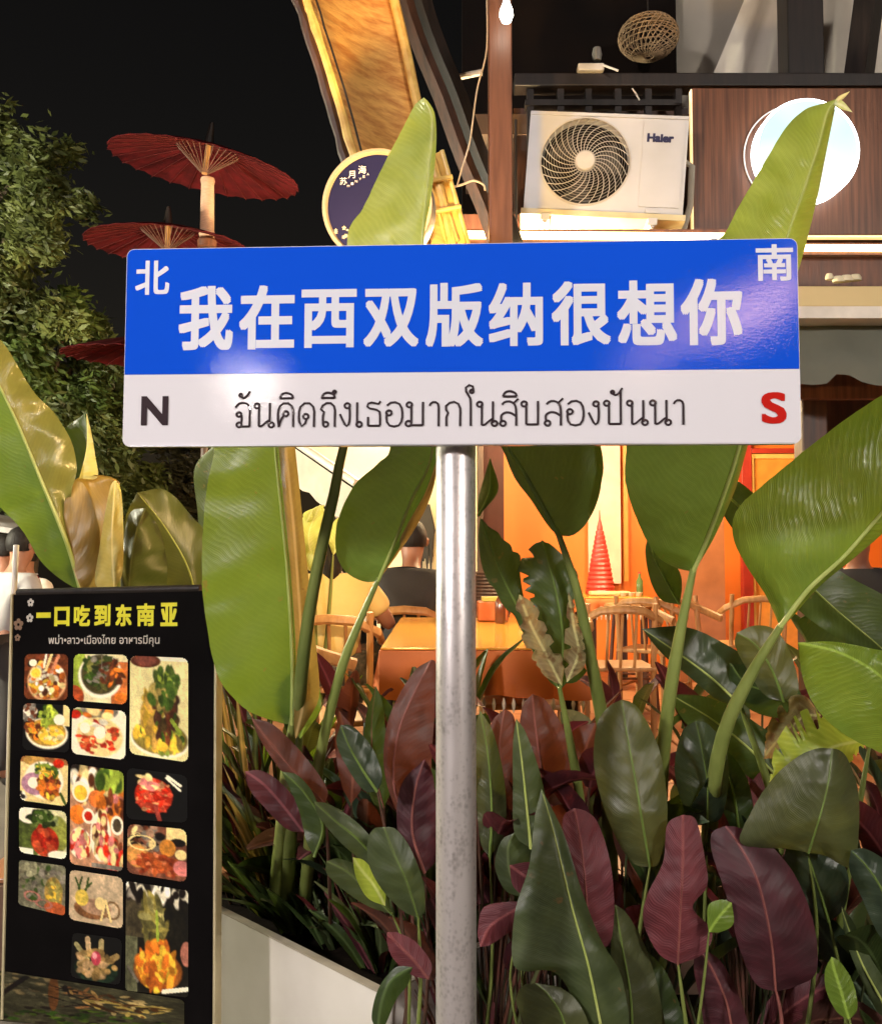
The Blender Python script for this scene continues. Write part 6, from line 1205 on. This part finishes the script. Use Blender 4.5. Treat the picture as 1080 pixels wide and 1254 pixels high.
# ------------------------------------------------------------------ PEOPLE
def skinned(name, joints, edges, mat, parent, sub=2, root=0):
    """joints: name -> (xyz, radius); one continuous surface grown round the bones"""
    names = list(joints); V = [Vector(joints[k][0]) for k in names]; E = [(names.index(a), names.index(b)) for a, b in edges]
    b = ORG[parent]; me = bpy.data.meshes.new(name); me.from_pydata([v-b for v in V], E, []); me.materials.append(mat)
    o = bpy.data.objects.new(name, me); COL.objects.link(o); o.parent = parent
    sk_ = o.modifiers.new('skin', 'SKIN'); sk_.use_smooth_shade = True
    for i, k in enumerate(names):
        r = joints[k][1]; me.skin_vertices[0].data[i].radius = (r, r) if not hasattr(r, '__len__') else r
        me.skin_vertices[0].data[i].use_root = (i == root)
    if sub: ss = o.modifiers.new('smooth', 'SUBSURF'); ss.levels = sub; ss.render_levels = sub
    return o
def person(x, y, z, rz, label, shirt, legs, hair='hair', lean=.12, armL=(-.26, .30, .72), armR=(.26, .30, .72), seat=.45, scale=1.0, stand=False, headturn=0, long_hair=False):
    """seated (or standing) figure facing local +Y, z = floor"""
    s = thing('person', label, 'person', (x, y, z)); c, sn = math.cos(rz), math.sin(rz)
    def W(p): p = Vector(p)*scale; return Vector((x+p.x*c-p.y*sn, y+p.x*sn+p.y*c, z+p.z))
    h = .92 if stand else seat+.09; L = lean
    J = {'pelvis': ((0,0,h), (.15,.12)), 'waist': ((0,L*.3,h+.18), (.135,.10)), 'chest': ((0,L*.8,h+.34), (.145,.105)), 'neck0': ((0,L,h+.47), (.07,.065)), 'neck': ((0,L*1.15,h+.53), (.054,.054)),
         'head0': ((0,L*1.25+.01,h+.585), (.075,.085)), 'head1': ((0,L*1.3+.015,h+.665), (.083,.098)), 'head2': ((0,L*1.3+.0,h+.735), (.06,.07))}
    E = [('pelvis','waist'),('waist','chest'),('chest','neck0'),('neck0','neck'),('neck','head0'),('head0','head1'),('head1','head2')]
    sl = {}
    for sg, nm, hand in ((-1,'l',armL),(1,'r',armR)):
        sh_ = Vector((sg*.185, L*.9, h+.40)); hd = Vector(hand); hd.z = hand[2]+(h-seat-.09 if stand else 0)
        el = (sh_+hd)/2 + Vector((sg*.06, -.09, -.10)); fd = (hd-el).normalized(); sd = fd.cross(Vector((0,0,1))).normalized()
        J['sh'+nm] = (tuple(sh_), .062); J['el'+nm] = (tuple(el), .042); J['wr'+nm] = (tuple(hd-fd*.02), .028); J['pa'+nm] = (tuple(hd+fd*.04), (.036,.02))
        E += [('chest','sh'+nm),('sh'+nm,'el'+nm),('el'+nm,'wr'+nm),('wr'+nm,'pa'+nm)]
        for q, (off, ln) in enumerate(((-.03,.06),(-.01,.075),(.01,.07),(.03,.055))):
            b0 = hd+fd*.075+sd*off; J['f%d%s' % (q,nm)] = (tuple(b0), .010); J['g%d%s' % (q,nm)] = (tuple(b0+fd*ln*.55+Vector((0,0,-.012))), .009); J['h%d%s' % (q,nm)] = (tuple(b0+fd*ln+Vector((0,0,-.035))), .008)
            E += [('pa'+nm,'f%d%s' % (q,nm)),('f%d%s' % (q,nm),'g%d%s' % (q,nm)),('g%d%s' % (q,nm),'h%d%s' % (q,nm))]
        t0 = hd+fd*.01-sg*sd*.035; J['t'+nm] = (tuple(t0), .012); J['u'+nm] = (tuple(t0+fd*.045-sg*sd*.015), .010); E += [('wr'+nm,'t'+nm),('t'+nm,'u'+nm)]
        hip = Vector((sg*.095, .02, h-.03))
        if stand: kn, an, to = Vector((sg*.10, .03, .50)), Vector((sg*.10, -.01, .09)), Vector((sg*.11, .14, .035))
        else: kn, an, to = Vector((sg*.13, .42, h-.02)), Vector((sg*.12, .36, .10)), Vector((sg*.13, .50, .035))
        J['hp'+nm] = (tuple(hip), .088); J['kn'+nm] = (tuple(kn), .060); J['an'+nm] = (tuple(an), .040); J['to'+nm] = (tuple(to), (.042,.03))
        E += [('pelvis','hp'+nm),('hp'+nm,'kn'+nm),('kn'+nm,'an'+nm),('an'+nm,'to'+nm)]
    JW = {k: (W(v[0]), tuple(q*scale for q in v[1]) if hasattr(v[1], '__len__') else v[1]*scale) for k, v in J.items()}
    skinned('body', JW, E, M['skin'], s, 1)
    def grow(keys, edges, name, mat, d, drop=None):
        q = {}
        for k in keys:
            p, r = JW[k] if k in JW else drop[k]; q[k] = (p, tuple(a+d for a in r) if hasattr(r, '__len__') else r+d)
        skinned(name, q, edges, mat, s, 2)
    ex = {}
    for nm in 'lr':
        a, b_ = JW['sh'+nm][0], JW['el'+nm][0]; ex['sv'+nm] = (a.lerp(b_, .72), .052*scale)
    grow(['pelvis','waist','chest','neck0','shl','shr','svl','svr'], [('pelvis','waist'),('waist','chest'),('chest','neck0'),('chest','shl'),('chest','shr'),('shl','svl'),('shr','svr')], 'shirt', shirt, .024*scale, ex)
    grow(['pelvis','hpl','knl','anl','hpr','knr','anr'], [('pelvis','hpl'),('hpl','knl'),('knl','anl'),('pelvis','hpr'),('hpr','knr'),('knr','anr')], 'trousers', legs, .014*scale)
    for nm in 'lr': skinned('shoe', {'a': (JW['an'+nm][0]+Vector((0,0,-.05)), .045*scale), 'b': (JW['to'+nm][0], (.05*scale,.035*scale))}, [('a','b')], M['black_wood'], s, 2)
    hc_ = W(J['head1'][0]); R = Matrix.Rotation(rz+headturn, 3, 'Z')
    # hair cap over the back and top of the skull
    V = []; Fc = []; n1, n2 = 12, 20
    for i in range(n1):
        th = (i/(n1-1))*PI*(.66 if not long_hair else .72)
        for k in range(n2):
            ph = 2*PI*k/n2; fr = max(0, math.sin(ph)); tt = th*(1-.42*fr)
            rr = .104*scale*(1+.03*fbm(k*.8, i*.7)); V.append(hc_ + R @ Vector((.86*rr*math.sin(tt)*math.cos(ph), 1.08*rr*math.sin(tt)*math.sin(ph)-.008, rr*1.12*math.cos(tt)+.018)))
    for i in range(n1-1):
        for k in range(n2): Fc.append((i*n2+k, i*n2+(k+1) % n2, (i+1)*n2+(k+1) % n2, (i+1)*n2+k))
    mesh('hair', V, Fc, M[hair], s, True)
    if long_hair: MB().tube([hc_+R@Vector((0,-.06,-.02)), hc_+R@Vector((0,-.10,-.12)), hc_+R@Vector((0,-.10,-.26))], [.075,.07,.03], 12).build('hair', M[hair], s, smooth=True)
    fz = hc_ + R @ Vector((0, .09*scale, 0))
    for sx in (-.032, .032):
        MB().lathe(hc_+R@Vector((sx*scale,.086*scale,.012)), [(.001,-.010),(.009,-.004),(.009,.004),(.001,.010)], 10).build('eye', M['hair'], s, smooth=True)
        MB().lathe(hc_+R@Vector((sx*2.75*scale,0,-.005)), [(.001,-.03),(.012,-.015),(.015,.012),(.001,.028)], 8).build('ear', M['skin'], s, smooth=True)
    MB().tube([hc_+R@Vector((0,.092*scale,.012)), hc_+R@Vector((0,.112*scale,-.022)), hc_+R@Vector((0,.092*scale,-.03))], [.007,.013,.008], 8).build('nose', M['skin'], s, smooth=True)
    MB().tube([hc_+R@Vector((-.022,.09*scale,-.05)), hc_+R@Vector((0,.097*scale,-.052)), hc_+R@Vector((.022,.09*scale,-.05))], .006, 6).build('mouth', pm('lips', (.35,.10,.08), .5), s, smooth=True)
    return s
bk = pm('black shirt cloth', (.040,.034,.034), .8, 0, (.024,.021,.022), 6, .3, 80); yl = pm('yellow shirt cloth', (.80,.62,.26), .8, 0, (.72,.54,.20), 5, .3, 80)
pt = pm('black floral trousers', (.10,.085,.07), .8, 0, (.010,.009,.008), 42, detail=2); gy = pm('grey clothes', (.42,.40,.40), .8); rdx = pm('red clothes', (.36,.03,.03), .8); wc = pm('white clothes', (.75,.70,.64), .8)
person(xat(498,5.4), 5.3, .42, -.05, 'diner in a black shirt seen from behind, seated left of the pole', bk, bk, lean=.34, armL=(-.34,.30,.78), armR=(.22,.52,.80), seat=.43, scale=1.0)
person(xat(408,4.75), 4.72, .42, .25, 'diner in a yellow shirt and black floral trousers, seated behind the thin stems', yl, pt, lean=.10, armR=(.34,.30,.76), scale=.98, long_hair=True)
person(xat(1062,5.4), 5.5, .42, 2.6, 'diner in black partly hidden behind the big glossy leaf at the right', bk, bk, scale=1.0)
person(xat(14,7.2), 7.2, 0, .8, 'passer by in red behind the menu standee at the far left', rdx, gy, stand=True, scale=.98)
person(xat(46,7.8), 7.9, 0, 2.6, 'passer by in cream clothes left of the folded golden leaf', wc, wc, stand=True, scale=.95)
person(xat(-8,6.2), 6.3, 0, -.6, 'passer by in pale grey at the left edge', gy, bk, stand=True, scale=1.0)
# ------------------------------------------------------------------ NIGHT MARKET LANE BEHIND, LEFT
po = tag(MB().tube([at(6,1205,2.95), at(12,900,3.0), at(17,726,3.05), at(20,668,3.1)], .009, 10).build('white_pole', pm('white plastic pole', (.8,.72,.62), .4), smooth=True), 'thin white upright pole at the left side of the menu standee', 'pole')
sb = thing('market_stall', 'dark market stall with a pale striped roof behind the left leaf', 'market stall', (xat(-20,9), 9, 0))
MB().prism([at(-90,640,8.6), at(26,655,8.6), at(26,642,9.6), at(-90,615,9.6)], (0,0,1), .05).build('roof', gy, sb)
for px in (-80, 22): MB().tube([(xat(px,8.8), 8.8, 0), (xat(px,8.8), 8.8, zat(655,8.8))], .03, 8).build('post', M['black_wood'], sb)
MB().box((xat(-85,9), 8.8, 0), (xat(24,9), 9.4, .95)).build('counter', M['red_wood'], sb)
for k, (px, py, w_, h_, col, lb) in enumerate(((2,668,.16,.30,(.55,.50,.62),'lilac box on the dark market counter'), (22,690,.14,.34,(.45,.04,.03),'red paper lantern box on the dark market counter'), (34,700,.13,.22,(.62,.30,.16),'salmon coloured box on the dark market counter'), (-14,690,.2,.2,(.70,.68,.62),'white carton on the dark market counter'))):
    x = xat(px, 8.85); o = thing('stall_box', lb, 'box', (x, 8.9, .955)); MB().box((x-w_/2, 8.85, .956), (x+w_/2, 9.0, .956+h_), bev=.008).build('carton', pm('carton %d' % k, col, .6, 0, tuple(q*.6 for q in col), 12), o)
    MB().box((x-w_/2-.004, 8.846, .956+h_*.8), (x+w_/2+.004, 9.004, .958+h_), bev=.004).build('lid', pm('lid %d' % k, tuple(q*.8 for q in col), .6), o)
# awning on the left of the restaurant
aw = thing('awning', 'pale canvas awning with a white front tube, seen below the sign left of the pole', 'awning', at(410, 560, 5.5))
cvm = pm('awning canvas', (.55,.53,.42), .7, 0, (.45,.43,.34), 4, .2, 60)
q4 = [at(250,470,6.6), at(438,598,5.4), at(500,560,5.9), at(590,470,6.8)]
V = []; n = 10
for i in range(n+1):
    for k in range(n+1): a_ = q4[0].lerp(q4[1], i/n); b_ = q4[3].lerp(q4[2], i/n); p = a_.lerp(b_, k/n); V.append(p+Vector((0,0,-.03*math.sin(k/n*PI))))
mesh('canvas', V, [(i*(n+1)+k, i*(n+1)+k+1, (i+1)*(n+1)+k+1, (i+1)*(n+1)+k) for i in range(n) for k in range(n)], cvm, aw, True)
MB().tube([at(250,466,6.6), at(437,592,5.38)], .026, 10).build('front_tube', pm('white tube', (.85,.80,.70), .4), aw, smooth=True)
V = []; n = 24; 
for i in range(n+1):
    p = at(250,472,6.6).lerp(at(432,598,5.42), i/n); dz = .21+.022*abs(math.sin(i*PI/3))
    V += [p, p+Vector((0,0,-dz))]
mesh('valance', V, [(2*i, 2*i+2, 2*i+3, 2*i+1) for i in range(n)], pm('valance canvas', (.62,.56,.46), .7), aw)
MB().tube([at(505,552,5.9), at(430,612,5.4)], .014, 6).build('arm', M['black_wood'], aw)
# lit pale shrub behind
lv = thing('backlit_shrub', 'pale yellow green shrub lit from behind, left of the thin stems', 'shrub', at(385, 760, 4.6))
for pts in (([(384,690),(378,655),(392,618)], [(370,670),(366,640)], [(398,665),(402,632)]), ([(380,700),(368,680),(366,650)], [(364,685)], [(384,680),(376,660)]), ([(408,680),(418,655),(420,630)], [(402,660),(408,640)], [(422,665),(426,645)]), ([(375,640),(385,622),(398,618)], [(372,628)], [(388,636)])):
    leaf(lv, pts[0], pts[1], pts[2], 4.6, 'leaf_pale', .03, .03, .03, rib=None, nm=16, M_=4)
stem(lv, [(388,860),(386,760),(384,690)], 4.6, 3, 2); stem(lv, [(392,860),(402,760),(408,680)], 4.6, 3, 2)
# far buildings behind the trees, a lit orange front between them
fb = thing('far_shopfront', 'small orange lit shopfront far behind, left of the tall upright leaf', 'building', (xat(235,16), 16, 0))
MB().box((xat(205,16), 16, 0), (xat(262,16), 17, zat(600,16))).build('wall', pm('far orange wall', (.55,.18,.05), .7), fb)
MB().box((xat(200,16), 15.6, zat(600,16)+.003), (xat(266,16), 17, zat(590,16))).build('roof', M['black_wood'], fb)
MB().box((xat(215,16), 15.95, 0), (xat(235,16), 15.995, 2.0)).build('doorway', emat('lit doorway', (1,.5,.18), .8), fb)
db = thing('far_building', 'dark low building beyond the lane at the left', 'building', (xat(60,22), 22, 0))
MB().box((-24, 22, 0), (xat(320,22), 24, 2.6)).build('wall', pm('far dark wall', (.05,.04,.03), .9, 0, (.03,.025,.02), .5), db)
MB().box((-24, 21.6, 2.603), (xat(325,22), 24.2, 2.85)).build('roof', M['black_wood'], db)
for k in range(6): MB().box((-22+k*2.3, 21.95, .9), (-21+k*2.3, 21.99, 2.0)).build('window', emat('lit far window', (1,.6,.25), .35) if k in (1,4,5) else M['black_wood'], db)
globe_lamp_later = True
# ------------------------------------------------------------------ globe lamps out of view; the small one is assumed, the others are added light
def globe_lamp(name, x, y, z, r, col, power, label, cat='street lamp', group=None):
    s = thing(name, label, cat, (x, y, 0), group)
    MB().lathe((x, y, 0), [(.09, 0), (.09, .05), (.04, .1), (.032, 1.2), (.028, z-r-.05), (.06, z-r-.01)], 20).build('lamp_post', M['black_wood'], s, smooth=True)
    MB().lathe((x, y, z), [(r*math.sin(a), -r*math.cos(a)) for a in np.linspace(.12, PI-.02, 14)], 24).build('lamp_globe', emat('lamp glass', col, power), s, smooth=True)
    return s
globe_lamp('added_offscreen_lamp', -2.25, -4.1, 3.05, .13, (1, .86, .78), 48, 'small unseen globe lamp on a thin black post, assumed across the lane')  # assumed lamp, placed to give the glint on the sign
globe_lamp('added_offscreen_lamp', -3.9, -2.6, 3.6, .28, (1, .91, .88), 400, 'large unseen globe lamp added at the left as fill light')
globe_lamp('added_offscreen_lamp', 3.7, -3.2, 3.9, .26, (1, .92, .84), 340, 'large unseen globe lamp added at the right as fill light')
globe_lamp('added_offscreen_lamp', -5.4, 4.8, 2.6, .2, (1, .94, .70), 900, 'warm unseen globe lamp added at the left to light the trees')  # unseen lamp added outside the frame to brighten the left trees

# floodlight added out of sight behind the sign to brighten the mat soffit
def eave_fill(p, aim, w, h, col, e, label):
    p = Vector(p); s = thing('fill_light', label, 'fill_light', p, 'unseen lights added under the eave'); n = (Vector(aim)-p).normalized(); u = n.cross(Vector((0,0,1))).normalized(); v = u.cross(n)
    q = [p+u*a*w/2+v*b_*h/2 for a, b_ in ((-1,-1),(1,-1),(1,1),(-1,1))]
    MB().prism([x-n*.05 for x in q], n, .045).build('housing', M['black_wood'], s)
    for e_ in (1, 3): MB().prism([q[e_]+n*.002, q[(e_+1) % 4]+n*.002, q[(e_+1) % 4]+n*.16, q[e_]+n*.16], u*(1 if e_ == 1 else -1), .004).build('barn_door', M['black_wood'], s)  # side flaps keep the added light off the air conditioner
    MB().prism([x-n*.003 for x in q], n, .003).build('lens', emat('flood lens', col, e), s)
eave_fill(at(470,430,2.35), at(455,100,3.45), .16, .14, (1,.62,.24), 1500, 'small floodlight hidden behind the sign, added to light the orange eave')

# unseen curved glow added behind the camera, shaped for its streak in the sign
def mirror(px, py, dist):
    o, n = SIGN.o, SIGN.n; H = onplane(px, py, o, n); dd = (H-EYE).normalized(); return H + (dd - n*2*dd.dot(n))*dist
tb = thing('streak_light', 'unseen warm curved glow added behind the camera to streak the sign', 'reflected glow', mirror(900, 400, 6))
pp = spline([tuple(mirror(*q, 6)) for q in ((985,318),(972,345),(940,372),(890,392),(835,405),(800,425),(775,458))], 30)
MB().tube([Vector(q) for q in pp], [.03+.09*math.sin(PI*min(1,i/20)) for i in range(30)], 12).build('glowing_tube', emat('streak glow', (1,.55,.36), 20), tb, smooth=True)
